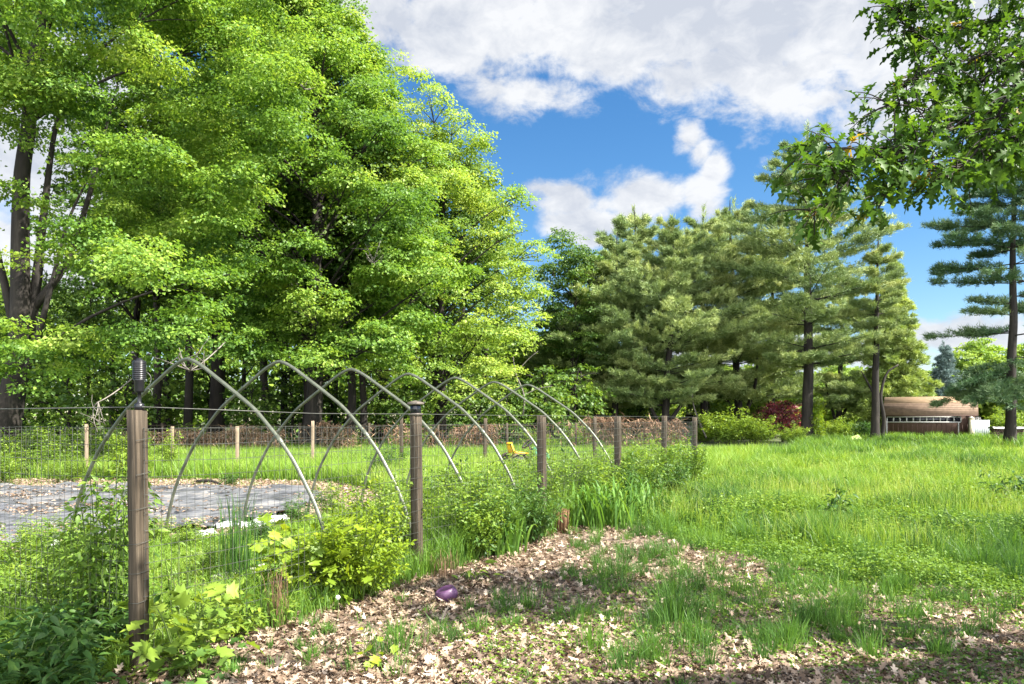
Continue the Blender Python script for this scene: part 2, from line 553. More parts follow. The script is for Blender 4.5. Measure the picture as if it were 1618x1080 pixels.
def stamped(mb, TV, TF, P, D, N, S, tint):
    """template shape (x across, y along, z up) stamped at every point"""
    n, m = len(P), len(TV)
    X, D, N = frames(D, N)
    S = np.broadcast_to(np.asarray(S, dtype=float), (n,))[:, None, None]
    V = P[:, None, :] + S * (TV[None, :, 0:1] * X[:, None, :] + TV[None, :, 1:2] * D[:, None, :] + TV[None, :, 2:3] * N[:, None, :])
    faces = []
    for f in TF:
        f = np.asarray(f)
        faces.append((np.arange(n)[:, None, None] * m + f[None]).reshape(-1, f.shape[1]))
    mb.add(V.reshape(-1, 3), faces, np.repeat(np.broadcast_to(np.asarray(tint, dtype=float), (n,)), m))


def leaf_template(half, bend=.25, cup=.3):
    """lobed leaf from its half outline [(x, y)...] base to tip, folded at the midrib"""
    h = np.array(half)
    n = len(h)
    mid = np.stack([np.zeros(n), h[:, 1]], 1)
    xy = np.vstack([mid, h, h * [-1, 1]])
    z = cup * np.abs(xy[:, 0]) - bend * xy[:, 1] ** 2
    V = np.column_stack([xy, z])
    F = []
    for i in range(n - 1):
        F.append([i, n + i, n + i + 1, i + 1])
        F.append([i, i + 1, 2 * n + i + 1, 2 * n + i])
    return V, [np.array(F)]


OAK_HALF = [(.012, 0), (.02, .14), (.15, .24), (.06, .34), (.27, .47), (.07, .55), (.25, .74), (.06, .80), (.08, .92), (0.0, 1.0)]
MAPLE_HALF = [(.01, 0), (.32, .02), (.22, .16), (.52, .40), (.30, .44), (.42, .66), (.16, .64), (.10, .84), (0.0, 1.0)]
WEED_HALF = [(.01, 0), (.16, .22), (.20, .45), (.12, .72), (.0, 1.0)]


def blades(mb, P, H, lean, width, tint, curl=1.0, tip_tint=.12):
    """grass blades: 5 vertices each, bending over along lean (n, 2)"""
    n = len(P)
    H, width = np.asarray(H)[:, None], np.asarray(width)[:, None]
    ln = np.column_stack([lean, np.zeros(n)])
    d = norm(ln + 1e-6)
    ang = R0.uniform(0, math.pi, n)
    side = np.column_stack([np.cos(ang), np.sin(ang), np.zeros(n)])
    up = np.array([0, 0, 1.0])
    m = P + up * H * .55 + ln * H * .28
    t = P + up * H * (1 - .25 * curl * np.linalg.norm(lean, axis=1, keepdims=True)) + ln * H
    V = np.stack([P - side * width * .5, P + side * width * .5, m + side * width * .42, m - side * width * .42, t], 1).reshape(-1, 3)
    k = np.arange(n)[:, None] * 5
    T = np.repeat(np.asarray(tint)[:, None], 5, 1)
    T[:, 4] += tip_tint
    T[:, 2:4] += tip_tint * .4
    mb.add(V, [k + np.array([[0, 1, 2, 3]]), k + np.array([[3, 2, 4]])], T.ravel())


R0 = np.random.default_rng(7)


def rdir(rng, n):
    return norm(rng.normal(size=(n, 3)))


def vnoise(x, y, seed=0):
    x, y = np.asarray(x, dtype=float), np.asarray(y, dtype=float)
    lat = np.random.default_rng(1000 + seed).random((128, 128))
    xi, yi = np.floor(x).astype(int), np.floor(y).astype(int)
    u, v = x - xi, y - yi
    u, v = u * u * (3 - 2 * u), v * v * (3 - 2 * v)
    g = lambda a, b: lat[a % 128, b % 128]
    return (g(xi, yi) * (1 - u) + g(xi + 1, yi) * u) * (1 - v) + (g(xi, yi + 1) * (1 - u) + g(xi + 1, yi + 1) * u) * v


def fbm(x, y, seed=0):
    return .55 * vnoise(x, y, seed) + .3 * vnoise(x * 2.1 + 9, y * 2.1 + 4, seed + 1) + .15 * vnoise(x * 4.3 + 3, y * 4.3 + 8, seed + 2)


def sstep(a, b, x):
    t = np.clip((x - a) / (b - a), 0, 1)
    return t * t * (3 - 2 * t)


def in_poly(x, y, poly):
    inside = np.zeros(np.shape(x), dtype=bool)
    p = np.asarray(poly)
    for (x0, y0), (x1, y1) in zip(p, np.roll(p, -1, axis=0)):
        c = ((y0 > y) != (y1 > y)) & (x < (x1 - x0) * (y - y0) / (y1 - y0 + 1e-12) + x0)
        inside ^= c
    return inside


# ------------------------------------------------------------------ layout of the ground
FA, FB = -4.59, .502                      # near fence line: X = FA + FB * Y
FENCE_DIR = norm(np.array([FB, 1.0, 0]))
FENCE_PERP = np.array([FENCE_DIR[1], -FENCE_DIR[0], 0])     # points to the path side


def fence_x(y):
    return FA + FB * y


def meadow_edge(x):
    return np.interp(x, [-1, 1.2, 1.8, 2.2, 3.1, 4.2, 5.2, 8], [12, 11.6, 10.4, 8.6, 6.9, 6.1, 6.0, 6.2])


FABRIC = [(-15, 16.6), (-8.5, 16.9), (-4.6, 16.2), (-3.5, 14.2), (-3.3, 12.6), (-3.7, 11.3), (-4.3, 9.9), (-5.9, 9.1), (-9, 8.7), (-15, 9.2)]
SOIL = [(-16, 19.0), (-9.5, 19.2), (-4.6, 18.6), (-2.6, 15.8), (-2.3, 13.2), (-2.9, 11.0), (-3.4, 9.6), (-5.9, 8.2), (-9, 8.1), (-16, 8.6)]
PATH = [(-2.9, 3.6), (-3.4, 2.0), (-1.5, .5), (5.5, .5), (6.5, 3.0), (7.5, 6.0), (5.2, 6.5), (3.3, 7.4), (2.4, 9.1), (2.0, 10.7), (1.4, 11.9), (.7, 11.2), (-.3, 9.0), (-1.2, 7.1), (-2.2, 4.9)]


def sheet(name, poly, z, mat, kind='structure', res=.25, bump=.0, seed=1, tint=.5):
    """flat piece of ground cut to a polygon, as a fine grid with a soft ragged edge"""
    p = np.array(poly)
    x0, y0 = p.min(0) - .2
    x1, y1 = p.max(0) + .2
    nx, ny = int((x1 - x0) / res) + 2, int((y1 - y0) / res) + 2
    gx, gy = np.meshgrid(np.linspace(x0, x1, nx), np.linspace(y0, y1, ny), indexing='ij')
    jx = (vnoise(gx * 2, gy * 2, seed) - .5) * .5
    jy = (vnoise(gx * 2, gy * 2, seed + 5) - .5) * .5
    ins = in_poly(gx + jx, gy + jy, poly)
    zz = z + bump * fbm(gx * 1.4, gy * 1.4, seed + 9) + bump * .7 * np.abs(np.sin(gx * 2.1 + 4 * fbm(gx * .7, gy * .7, seed + 3) + gy * 3.3)) ** 3
    V = np.stack([gx, gy, zz], -1).reshape(-1, 3)
    idx = np.arange(nx * ny).reshape(nx, ny)
    cell = ins[:-1, :-1] & ins[1:, :-1] & ins[1:, 1:] & ins[:-1, 1:]
    q = np.stack([idx[:-1, :-1], idx[1:, :-1], idx[1:, 1:], idx[:-1, 1:]], -1)[cell]
    used = np.unique(q)
    remap = np.zeros(nx * ny, dtype=int)
    remap[used] = np.arange(len(used))
    mb = MB().add(V[used], [remap[q]], tint)
    o = mb.build(name, mat, smooth=True)
    if kind:
        tag(o, kind=kind)
    return o


g = MB()
g.add([(-600, -60, 0), (600, -60, 0), (600, 900, 0), (-600, 900, 0)], [np.array([[0, 1, 2, 3]])])
tag(g.build('ground', M['ground']), kind='structure')
sheet('dirt_path', PATH, .006, M['path'], bump=.02, seed=3)
sheet('garden_soil', SOIL, .005, M['chips'], bump=.015, seed=11)
fab = sheet('weed_fabric', FABRIC, .02, M['fabric'], kind=None, res=.08, bump=.085, seed=21)
tag(fab, 'wrinkled black weed control fabric spread over the bare garden bed', 'ground sheet')

# ------------------------------------------------------------------ grass and other ground cover (stuff)


def sample_ground(rng, n, y0, y1, spread=.80, pad=1.0):
    y = y0 * (y1 / y0) ** rng.random(n)
    x = (rng.random(n) * 2 - 1) * (spread * y + pad)
    return x, y


def make_grass():
    rng = np.random.default_rng(11)
    x, y = sample_ground(rng, 1500000, 3.0, 62)
    fd = x - fence_x(y)
    edge = meadow_edge(x) + (fbm(x * 1.3, y * 1.3, 31) - .5) * 2.2
    nz = fbm(x * .9, y * .9, 41)
    nb = fbm(x * .22, y * .22, 45)
    nf = fbm(x * 3.1, y * 3.1, 51)
    prob = np.zeros_like(x)
    h = np.zeros_like(x)
    tint = np.zeros_like(x)
    out = fd > 0
    mead = out & (y > edge)
    ramp_in = sstep(0, 2.5, y - edge)
    prob[mead] = (.45 + .55 * ramp_in)[mead] * np.clip(.35 + 1.3 * nz, .2, 1)[mead]
    tall = sstep(.5, .62, fbm(x * .75 + 5, y * .75, 241))
    h[mead] = ((.08 + .11 * ramp_in + .14 * sstep(12, 35, y)) * (.25 + .85 * nz + 1.3 * tall))[mead]
    tint[mead] = (.44 + .8 * (nb - .42) + .85 * (nf - .5) - .2 * tall + .06 * sstep(10, 20, y))[mead]
    inside = (fd <= 0) & (y < 31)
    fabm = in_poly(x, y, FABRIC)
    soil = in_poly(x, y, SOIL)
    gi = inside & ~soil & ~fabm
    near = gi & (y < 14) & (x < -1.5)
    prob[gi] = 1
    h[gi] = (.34 + .34 * nz)[gi]
    tint[gi] = (.62 + .35 * (nb - .5) + .2 * (nf - .5))[gi]
    prob[near] = (.18 + .5 * sstep(.45, .6, nz))[near]
    h[near] = (.10 + .12 * nz)[near]
    prob[soil & ~fabm] = .05
    h[soil & ~fabm] = .12
    tint[soil & ~fabm] = .4
    prob[fabm] = .0
    wood = (y > 31) & (x < 8.5) & (x < fence_x(y) + 3)
    prob[wood] = .35
    h[wood] = .3
    tint[wood] = .2
    fl = (np.abs(fd + .15) < .35) & (y > 5.4) & (y < 19)
    prob[fl] = np.maximum(prob, .8)[fl]
    h[fl] = ((.26 + .6 * nz) * (.5 + .5 * sstep(6.4, 8, y)))[fl]
    prob[fl & (y < 7)] = .3
    tint[fl] = (.25 + .3 * nf)[fl]
    keep = rng.random(len(x)) < prob
    keep &= ~(out & ~mead & ~fl)
    x, y, h, tint = x[keep], y[keep], h[keep], tint[keep]
    n = len(x)
    h = h * rng.uniform(.45, 1.3, n)
    lean = rng.normal(0, .36, (n, 2)) + [-.05, .02]
    wd = np.clip(.0022 + .00062 * y, .0035, .034) * rng.uniform(.7, 1.4, n)
    mb = MB()
    P = np.column_stack([x, y, np.zeros(n)])
    blades(mb, P, h, lean, wd, np.clip(tint + rng.normal(0, .1, n), 0, .9))
    # taller, darker tufts standing in the field
    for k in range(900):
        yy = 6.4 * (32 / 6.4) ** rng.random()
        xx = rng.uniform(-.3, .78 * yy + .5)
        if xx < fence_x(yy) + .5 or yy < meadow_edge(np.array([xx]))[0] - .2:
            continue
        if fbm(np.array([xx * .5]), np.array([yy * .5]), 281)[0] < .44:
            continue
        nn = int(rng.uniform(40, 110))
        rr = rng.uniform(.05, .13)
        q = rng.normal(0, rr, (nn, 2))
        blades(mb, np.column_stack([xx + q[:, 0], yy + q[:, 1], np.zeros(nn)]), rng.uniform(.16, .42, nn) * rng.uniform(.7, 1.15), q / rr * .22 + rng.normal(0, .16, (nn, 2)), np.clip(.0008 * yy, .005, .016) * rng.uniform(.7, 1.3, nn),
               np.clip(rng.uniform(.02, .40) + rng.normal(0, .07, nn), 0, .8))
    o = mb.build('meadow_grass', M['grass'])
    tag(o, 'tall bright green meadow grass filling the sunny field and garden', 'grass', kind='stuff')
    print('meadow blades', n)
    # seed heads: thin pale stalks that stand over the far meadow
    m2 = MB()
    x, y = sample_ground(rng, 90000, 7, 60)
    k = ((x > fence_x(y)) & (y > meadow_edge(x) + 2) & (x > 0) | ((x < fence_x(y)) & (y > 19) & (y < 30)))
    k &= fbm(x * .3, y * .3, 77) > .42
    x, y = x[k], y[k]
    n = len(x)
    hh = rng.uniform(.28, .55, n)
    blades(m2, np.column_stack([x, y, np.zeros(n)]), hh, rng.normal(0, .18, (n, 2)), np.clip(.0006 * y, .004, .02), rng.uniform(.55, .85, n), 1, .3)
    o = m2.build('seed_grass', M['grass'])
    tag(o, 'thin pale seed stalks standing above the far meadow grass', 'grass', kind='stuff')


def make_path_grass():
    rng = np.random.default_rng(23)
    mb = MB()
    # tufts scattered over the litter, more of them to the right
    c = []
    for k in range(2400):
        y = rng.uniform(3.3, 12)
        x = rng.uniform(-2.4, .8 * y)
        if x - fence_x(y) < .25 or y > meadow_edge(np.array([x]))[0] + 1.0:
            continue
        den = fbm(np.array([x * .75]), np.array([y * .75]), 61)[0]
        right = sstep(-.6, 2.2, x)
        want = sstep(.50 - .14 * right, .64, den)
        if x > 2.0 and y < 4.6:
            want = .15
        if rng.random() < want * .85 + .03:
            c.append((x, y, rng.uniform(.35, 1.0) ** 1.3 * (.8 + .5 * right)))
    for (px, py, s) in [(1070, 985, 1.6), (1025, 1010, 1.4), (945, 1040, 1.5), (790, 970, 1.2), (890, 985, 1.0), (1300, 985, 1.3), (1410, 935, 1.4), (1460, 950, 1.2),
                        (1440, 975, 1.0), (1080, 940, 1.5), (1240, 940, 1.2), (650, 1045, 1.2), (1010, 1055, 1.3), (1160, 1020, 1.1), (1540, 900, 1.7), (1590, 905, 1.9),
                        (985, 905, .9), (1330, 905, 1.2), (760, 1000, .9), (705, 1015, .8), (1040, 880, 1.0), (900, 870, .7), (960, 930, 1.1)]:
        p = G(px, py)
        for q in range(4):
            c.append((p[0] + rng.normal(0, .13), p[1] + rng.normal(0, .15), s * rng.uniform(.6, 1.25)))
    for (x, y, s) in c:
        n = int(rng.uniform(30, 85) * s)
        r = .034 * s
        P = np.column_stack([x + rng.normal(0, r, n), y + rng.normal(0, r, n), np.zeros(n)])
        off = (P[:, :2] - [x, y]) / (r + 1e-6)
        t0 = rng.uniform(.1, .55)
        blades(mb, P, s * .17 * rng.uniform(.5, 1.3, n), off * .20 + rng.normal(0, .2, (n, 2)), rng.uniform(.0035, .0065, n), np.clip(t0 - .12 + rng.normal(0, .12, n), 0, 1))
    # thin short blades in between
    n = 20000
    x, y = sample_ground(rng, n, 3.2, 11.5)
    k = (x > fence_x(y) + .1) & (y < meadow_edge(x) + .6)
    dens = fbm(x * .8, y * .8, 91)
    k &= rng.random(n) < sstep(.36, .62, dens + .10 * sstep(0, 3, x)) + .06
    x, y = x[k], y[k]
    n = len(x)
    blades(mb, np.column_stack([x, y, np.zeros(n)]), rng.uniform(.03, .09, n), rng.normal(0, .4, (n, 2)), rng.uniform(.0025, .005, n), rng.uniform(.3, 1.0, n))
    o = mb.build('path_grass', M['tuft'])
    tag(o, 'sparse dark green grass tufts growing through the leaf litter', 'grass', kind='stuff')


def make_clover():
    rng = np.random.default_rng(29)
    mb = MB()
    n = 560000
    x, y = sample_ground(rng, n, 3.2, 26)
    fd = x - fence_x(y)
    e = meadow_edge(x)
    d1 = fbm(x * .6, y * .6, 101)
    pr = np.where(fd > 0, np.where(y > e - .3, .40 + .5 * sstep(.45, .65, d1), sstep(.56, .72, d1 + .06 * sstep(0, 3, x)) * .28 + .004), 0)
    gi = (fd < .1) & (y < 15) & ~in_poly(x, y, SOIL)
    pr = np.where(gi, .25 + .5 * sstep(.42, .6, d1), pr)
    gi2 = (fd < .1) & (y >= 15) & ~in_poly(x, y, SOIL)
    pr = np.where(gi2, .15, pr)
    k = rng.random(n) < pr
    x, y, fd = x[k], y[k], fd[k]
    n = len(x)
    hz = rng.uniform(.01, .07, n) + np.where((fd > 0) & (y > meadow_edge(x)), rng.uniform(.0, .30, n) * (.3 + sstep(.4, .7, fbm(x * .9, y * .9, 261))), 0) + np.where(fd < 0, rng.uniform(0, .10, n), 0)
    P = np.column_stack([x, y, hz])
    a = rng.uniform(0, 6.283, n)
    D = np.column_stack([np.cos(a), np.sin(a), rng.normal(0.05, .3, n)])
    N = np.column_stack([rng.normal(0, .35, n), rng.normal(0, .35, n), np.ones(n)])
    s = np.clip(.018 + .0016 * y, .02, .055) * rng.uniform(.6, 1.5, n)
    kites(mb, P, D, N, s, s * .75, np.clip(.35 + .55 * (fbm(x * .5, y * .5, 111) - .3) + rng.normal(0, .12, n), 0, 1))
    o = mb.build('ground_cover', M['clover'])
    tag(o, 'low yellow green clover and weeds covering the ground', 'ground cover', kind='stuff')


def make_litter():
    rng = np.random.default_rng(37)
    mb = MB()
    n = 78000
    x, y = sample_ground(rng, n, 3.1, 13.5, .74, .8)
    fd = x - fence_x(y)
    e = meadow_edge(x)
    pr = np.where((fd > -.15) & (y < e + .5), 1.0, 0)
    green = fbm(x * .75, y * .75, 61)
    pr *= 1 - .55 * sstep(.52, .62, green)
    pr = np.where((fd > -.15) & (y >= e - .6), pr * .45, pr)
    pr = np.where((x > 2.4) & (y < 4.8), pr * .35, pr)
    pr = np.where((fd <= -.15) & (y < 9) & (x < -1), .22, pr)
    k = rng.random(n) < pr
    x, y = x[k], y[k]
    n = len(x)
    var = []
    for bend, cup in ((.3, .4), (-.3, .5), (.5, -.3), (.15, .7), (-.2, -.5), (.6, .6)):
        var.append(leaf_template([(a * 1.15, b) for a, b in OAK_HALF], bend, cup))
    which = rng.integers(0, len(var), n)
    for v in range(len(var)):
        q = which == v
        m = q.sum()
        a = rng.uniform(0, 6.283, m)
        D = np.column_stack([np.cos(a), np.sin(a), rng.normal(0, .2, m)])
        N = np.column_stack([rng.normal(0, .34, m), rng.normal(0, .34, m), np.where(rng.random(m) < .25, -1, 1)])
        P = np.column_stack([x[q], y[q], rng.uniform(.012, .05, m)])
        stamped(mb, var[v][0], var[v][1], P, D, N, rng.uniform(.04, .092, m) * np.clip(.9 + .03 * y[q], 1, 1.3), np.clip(rng.normal(.6, .27, m), 0, 1))
    # broken bits matted between the whole leaves
    n = 150000
    x, y = sample_ground(rng, n, 3.1, 13, .74, .8)
    fd = x - fence_x(y)
    k = (fd > -.2) & (y < meadow_edge(x) + .4) & (rng.random(n) < 1 - .6 * sstep(.5, .62, fbm(x * .75, y * .75, 61)))
    x, y = x[k], y[k]
    n = len(x)
    a = rng.uniform(0, 6.283, n)
    kites(mb, np.column_stack([x, y, rng.uniform(.012, .035, n)]), np.column_stack([np.cos(a), np.sin(a), rng.normal(0, .3, n)]), np.column_stack([rng.normal(0, .45, n), rng.normal(0, .45, n), np.ones(n)]),
          rng.uniform(.02, .055, n), rng.uniform(.01, .035, n), np.clip(rng.normal(.5, .26, n), 0, 1))
    # crumbled leaves over the garden bed
    n = 26000
    x = rng.uniform(-15, -2, n)
    y = rng.uniform(8, 19.2, n)
    fb, so = in_poly(x, y, FABRIC), in_poly(x, y, SOIL)
    k = rng.random(n) < np.where(fb, sstep(.45, .66, fbm(x * .9, y * 1.6, 171)) * .5 + .02, np.where(so, .8, 0))
    x, y, fb = x[k], y[k], fb[k]
    n = len(x)
    a = rng.uniform(0, 6.283, n)
    kites(mb, np.column_stack([x, y, np.where(fb, .10, .02) + rng.uniform(0, .03, n)]), np.column_stack([np.cos(a), np.sin(a), rng.normal(0, .2, n)]), np.column_stack([rng.normal(0, .3, n), rng.normal(0, .3, n), np.ones(n)]),
          rng.uniform(.05, .11, n), rng.uniform(.03, .07, n), np.clip(rng.normal(.6, .22, n), 0, 1))
    o = mb.build('leaf_litter', M['litter'])
    tag(o, 'dry tan oak leaves littering the path beside the fence', 'leaf litter', kind='stuff')
    print('litter', n)
    # short twigs among the leaves
    tw = MB()
    for k in range(160):
        yy = rng.uniform(3.5, 10)
        xx = rng.uniform(fence_x(yy) + .1, max(fence_x(yy) + .3, 2.5))
        a = rng.uniform(0, 6.283)
        L = rng.uniform(.06, .22)
        p0 = np.array([xx, yy, .02])
        p2 = p0 + [math.cos(a) * L, math.sin(a) * L, rng.uniform(0, .04)]
        tube(tw, bez(p0, (p0 + p2) / 2 + rng.normal(0, .015, 3), p2, 4), .003, 4)
    tag(tw.build('twig_debris', M['twig']), 'thin broken twigs lying among the dry leaves', 'twigs', kind='stuff')


make_grass()
make_path_grass()
make_clover()
make_litter()


# ------------------------------------------------------------------ fences
POST_W = .095
TOP_H = 1.60


def post_mesh(name, h, mat, parent, loc, rz, w=POST_W, seed=0):
    rng = np.random.default_rng(seed)
    mb = MB()
    zs = np.linspace(-.02, h, 9)
    hw = w / 2
    prof = np.array([(hw - .006, -hw), (hw, -hw + .006), (hw, hw - .006), (hw - .006, hw), (-hw + .006, hw), (-hw, hw - .006), (-hw, -hw + .006), (-hw + .006, -hw)])
    V = []
    for i, z in enumerate(zs):
        j = rng.normal(0, .0012, (8, 2))
        for p in prof + j:
            V.append((p[0], p[1], z + (rng.normal(0, .003) if i == len(zs) - 1 else 0)))
    F = [[r * 8 + i, r * 8 + (i + 1) % 8, (r + 1) * 8 + (i + 1) % 8, (r + 1) * 8 + i] for r in range(len(zs) - 1) for i in range(8)]
    mb.add(np.array(V), [np.array(F), np.array([[(len(zs) - 1) * 8 + i for i in range(8)]])])
    o = mb.build(name, mat, parent)
    o.location = tuple(loc)
    o.rotation_euler = (rng.normal(0, .008), rng.normal(0, .008), rz)
    return o


def wire_panel(mb, a, b, h, rng, dv=.0635, dh=.104, r=.0013, top=True, z0=.04, off=None):
    a, b = np.asarray(a, float), np.asarray(b, float)
    L = np.linalg.norm(b - a)
    d = (b - a) / L
    nrm = np.array([-d[1], d[0], 0])
    n = int(L / dv)
    for i in range(n + 1):
        s = i * dv
        w = .012 * math.sin(s * 2.3 + a[0]) + rng.normal(0, .003)
        p0 = a + d * s + nrm * w
        pts = [p0 + [0, 0, z0], p0 + nrm * rng.normal(0, .004) + [0, 0, h * .5], p0 + nrm * rng.normal(0, .004) + d * rng.normal(0, .003) + [0, 0, h]]
        tube(mb, pts, r, 4, cap=False)
    m = int((h - z0) / dh)
    for k in range(m + 1):
        z = z0 + k * (h - z0) / m
        ss = np.linspace(0, L, max(4, int(L / .5)))
        pts = np.array([a + d * s + nrm * .012 * math.sin(s * 2.3 + a[0]) + [0, 0, z - .008 * math.sin(s * 3.1 + k) - .014 * math.sin(math.pi * s / L)] for s in ss])
        tube(mb, pts, r * 1.15, 4, cap=False)


def build_near_fence():
    f = thing('wire_fence', 'wire mesh fence on weathered wooden posts running beside the leafy path', 'fence', (-2.29, 4.58, 0))
    base = np.array([-2.29, 4.58, 0])
    ang = math.atan2(FENCE_DIR[1], FENCE_DIR[0])
    ys = [4.58, 7.30, 9.95, 12.75, 15.4, 17.9]
    hs = [1.605, 1.585, 1.60, 1.60, 1.62, 1.60]
    P = []
    rng = np.random.default_rng(3)
    for i, (y, h) in enumerate(zip(ys, hs)):
        p = np.array([fence_x(y), y, 0])
        P.append(p)
        o = post_mesh('post', h, M['post'], f, p - base, ang, .086 if i == 0 else .090 if i == 1 else .098, i)
        if i == 1:
            c = MB()
            box(c, (0, 0, h + .012), (.106, .106, .022), bev=.004)
            c.build('collar', M['cap_metal'], o)
            c = MB()
            box(c, (0, 0, h + .064), (.082, .082, .082), bev=.006)
            c.build('lens', M['dark_glass'], o)
            c = MB()
            box(c, (0, 0, h + .118), (.124, .124, .024), bev=.006)
            c.add(np.array([(-.058, -.058, h + .130), (.058, -.058, h + .130), (.058, .058, h + .130), (-.058, .058, h + .130), (0, 0, h + .15)]), [np.array([[0, 1, 4], [1, 2, 4], [2, 3, 4], [3, 0, 4]])])
            c.build('cap', M['cap_metal'], o)
    mb = MB()
    off = FENCE_PERP * .05
    for a, b in zip(P[:-1], P[1:]):
        wire_panel(mb, a + off - base, b + off - base, 1.50, rng, r=.0013 if a[1] < 9 else .0016)
    left = -FENCE_PERP
    side = P[0] + off
    wire_panel(mb, side - base, side + left * 6.5 - base, 1.50, rng)
    # the straight top wire
    top = [side + left * 7 + [0, 0, 1.61], side + [0, 0, 1.625]]
    tube(mb, np.linspace(top[0], top[1], 6) - base, .0035, 5)
    pts = []
    for i, p in enumerate(P):
        pts.append(p + off + [0, 0, 1.625 if i == 0 else 1.60])
        if i < len(P) - 1:
            pts.append((p + P[i + 1]) / 2 + off + [0, 0, 1.595])
    tube(mb, np.array(pts) - base, .0032, 5)
    # wire wound round the corner post
    for z in (.42, .60, .78, .99, 1.20, 1.41):
        h = .047
        ring = [P[0] - base + FENCE_DIR * sx * h + FENCE_PERP * sy * h + [0, 0, z + .012 * k] for k, (sx, sy) in enumerate(((-1, -1), (-1, 1), (1, 1), (1, -1), (-1, -1)))]
        tube(mb, np.array(ring), .0018, 4)
    mb.build('wire_mesh', M['wire'], f)
    return P


FP = build_near_fence()


def build_back_fence():
    f = thing('rear_fence', 'low wire mesh fence on thin posts along the back of the garden', 'fence', (-6, 21, 0))
    base = np.array([-6, 21, 0])
    rng = np.random.default_rng(5)
    spots = [(137, 19.5, 1.42, .075), (272, 20.5, 1.35, .075), (375, 21.0, 1.35, .09), (494, 21.8, 1.50, .085), (635, 22, 1.62, .10), (766, 22, 1.58, .10), (940, 22, 1.60, .10)]
    P = []
    for i, (px, Y, h, w) in enumerate(spots):
        p = GX(px, Y)
        P.append(p)
        post_mesh('post', h, M['post_pale'] if i < 4 else M['post'], f, p - base, .2, w, 40 + i)
    P.insert(0, GX(-60, 18.5))
    P.append(FP[-1])
    mb = MB()
    for a, b in zip(P[:-1], P[1:]):
        wire_panel(mb, a - base, b - base, 1.30, rng, .10, .13, .0022)
    mb.build('wire_mesh', M['wire'], f)


build_back_fence()


def build_dead_vines():
    rng = np.random.default_rng(9)
    f = thing('vine_fence', 'far fence buried under dead brown vines at the edge of the woods', 'fence', (-4, 30, 0))
    mb = MB()
    n = 30000
    x = rng.uniform(-17, 7.0, n)
    top = 1.22 + .3 * sstep(-6, 2, x) * .9 + .8 * (fbm(x * 1.1, x * 0 + 3, 131) - .5)
    cov = fbm(x * .7, x * 0 + 7, 133)
    k = rng.random(n) < np.clip(-.85 + 2.2 * cov, .02, .6)
    x, top = x[k], top[k]
    n = len(x)
    z0 = top * (1 - rng.random(n) ** 1.4 * .85)
    P = np.column_stack([x + 4, rng.normal(0, .14, n), z0])
    D = np.column_stack([rng.normal(0, .55, n), rng.normal(0, .35, n), -np.ones(n) * rng.uniform(.0, 1.2, n) + rng.normal(0, .25, n)])
    kites(mb, P, D, rdir(rng, n), rng.uniform(.12, .45, n), rng.uniform(.015, .045, n), np.clip(rng.normal(.5, .22, n) + .18 * sstep(-4, -10, x), 0, 1))
    mb.build('dead_vines', M['dead_vine'], f)
    w = MB()
    for xx in np.arange(-17, 7, 2.8):
        box(w, (xx + 4, .25, .7), (.09, .09, 1.4))
    tube(w, [(-13, .22, 1.3), (11, .22, 1.3)], .012, 5)
    w.build('rail', M['post'], f)


build_dead_vines()


# ------------------------------------------------------------------ hoop house arches
def hoop_profile():
    half = [(1.95, -.05), (1.90, .2), (1.80, .518), (1.70, .75), (1.57, .967), (1.42, 1.19), (1.255, 1.38), (1.09, 1.54), (.925, 1.686), (.66, 1.86), (.41, 2.015), (.24, 2.12), (.12, 2.18), (.05, 2.205)]
    return half + [(0, 2.212)] + [(-a, b) for a, b in half[::-1]]


def build_hoops():
    rng = np.random.default_rng(13)
    ang = math.atan2(FENCE_PERP[1], FENCE_PERP[0])
    mb = MB()
    prof = hoop_profile()
    tube(mb, spline([(s, 0, z) for s, z in prof], 74), .0195, 10)
    lab = ['galvanised hoop arch nearest the corner fence post', 'second galvanised hoop arch back from the corner fence post', 'third galvanised hoop arch back, its peak left of the capped post',
           'middle galvanised hoop arch whose bare peak is just left of the capped post', 'galvanised hoop arch with its peak just right of the capped post',
           'second farthest galvanised hoop arch of the bare greenhouse frame', 'farthest galvanised hoop arch, at the end of the row']
    proto = None
    for k in range(7):
        c = np.array([-3.36, 7.7, 0]) + np.array([3.65, 6.6, 0]) * (k / 6)
        if proto is None:
            r = thing('hoop_arch', lab[0], 'hoop', c, ang, 'bare hoops of the greenhouse frame')
            mb.build('pipe', M['pipe'], r, True)
            b = MB()
            for s in (-1, 1):
                tube(b, [(s * 1.955, 0, -.1), (s * 1.945, 0, .12)], .029, 8)
                o = b.build('ground_sleeve', M['pipe'], r)
                b = MB()
            for s in (-1, 1):
                c0 = np.array([s * 1.255, 0, 1.38])
                tg = norm(np.array([s * .33, 0, -.36]))
                b = MB()
                tube(b, [c0 - tg * .05, c0 - tg * .045, c0 + tg * .045, c0 + tg * .05], [.021, .0245, .0245, .021], 10)
                tube(b, [c0 + [0, -.034, 0], c0 + [0, .034, 0]], .006, 6)
                b.build('coupling', M['pipe'], r)
            proto = r
        else:
            r = copy_tree(proto, c, ang + rng.normal(0, .015), 1.0, lab[k])
        r.scale = (1 + rng.normal(0, .006), 1, 1 + rng.normal(0, .006))


build_hoops()


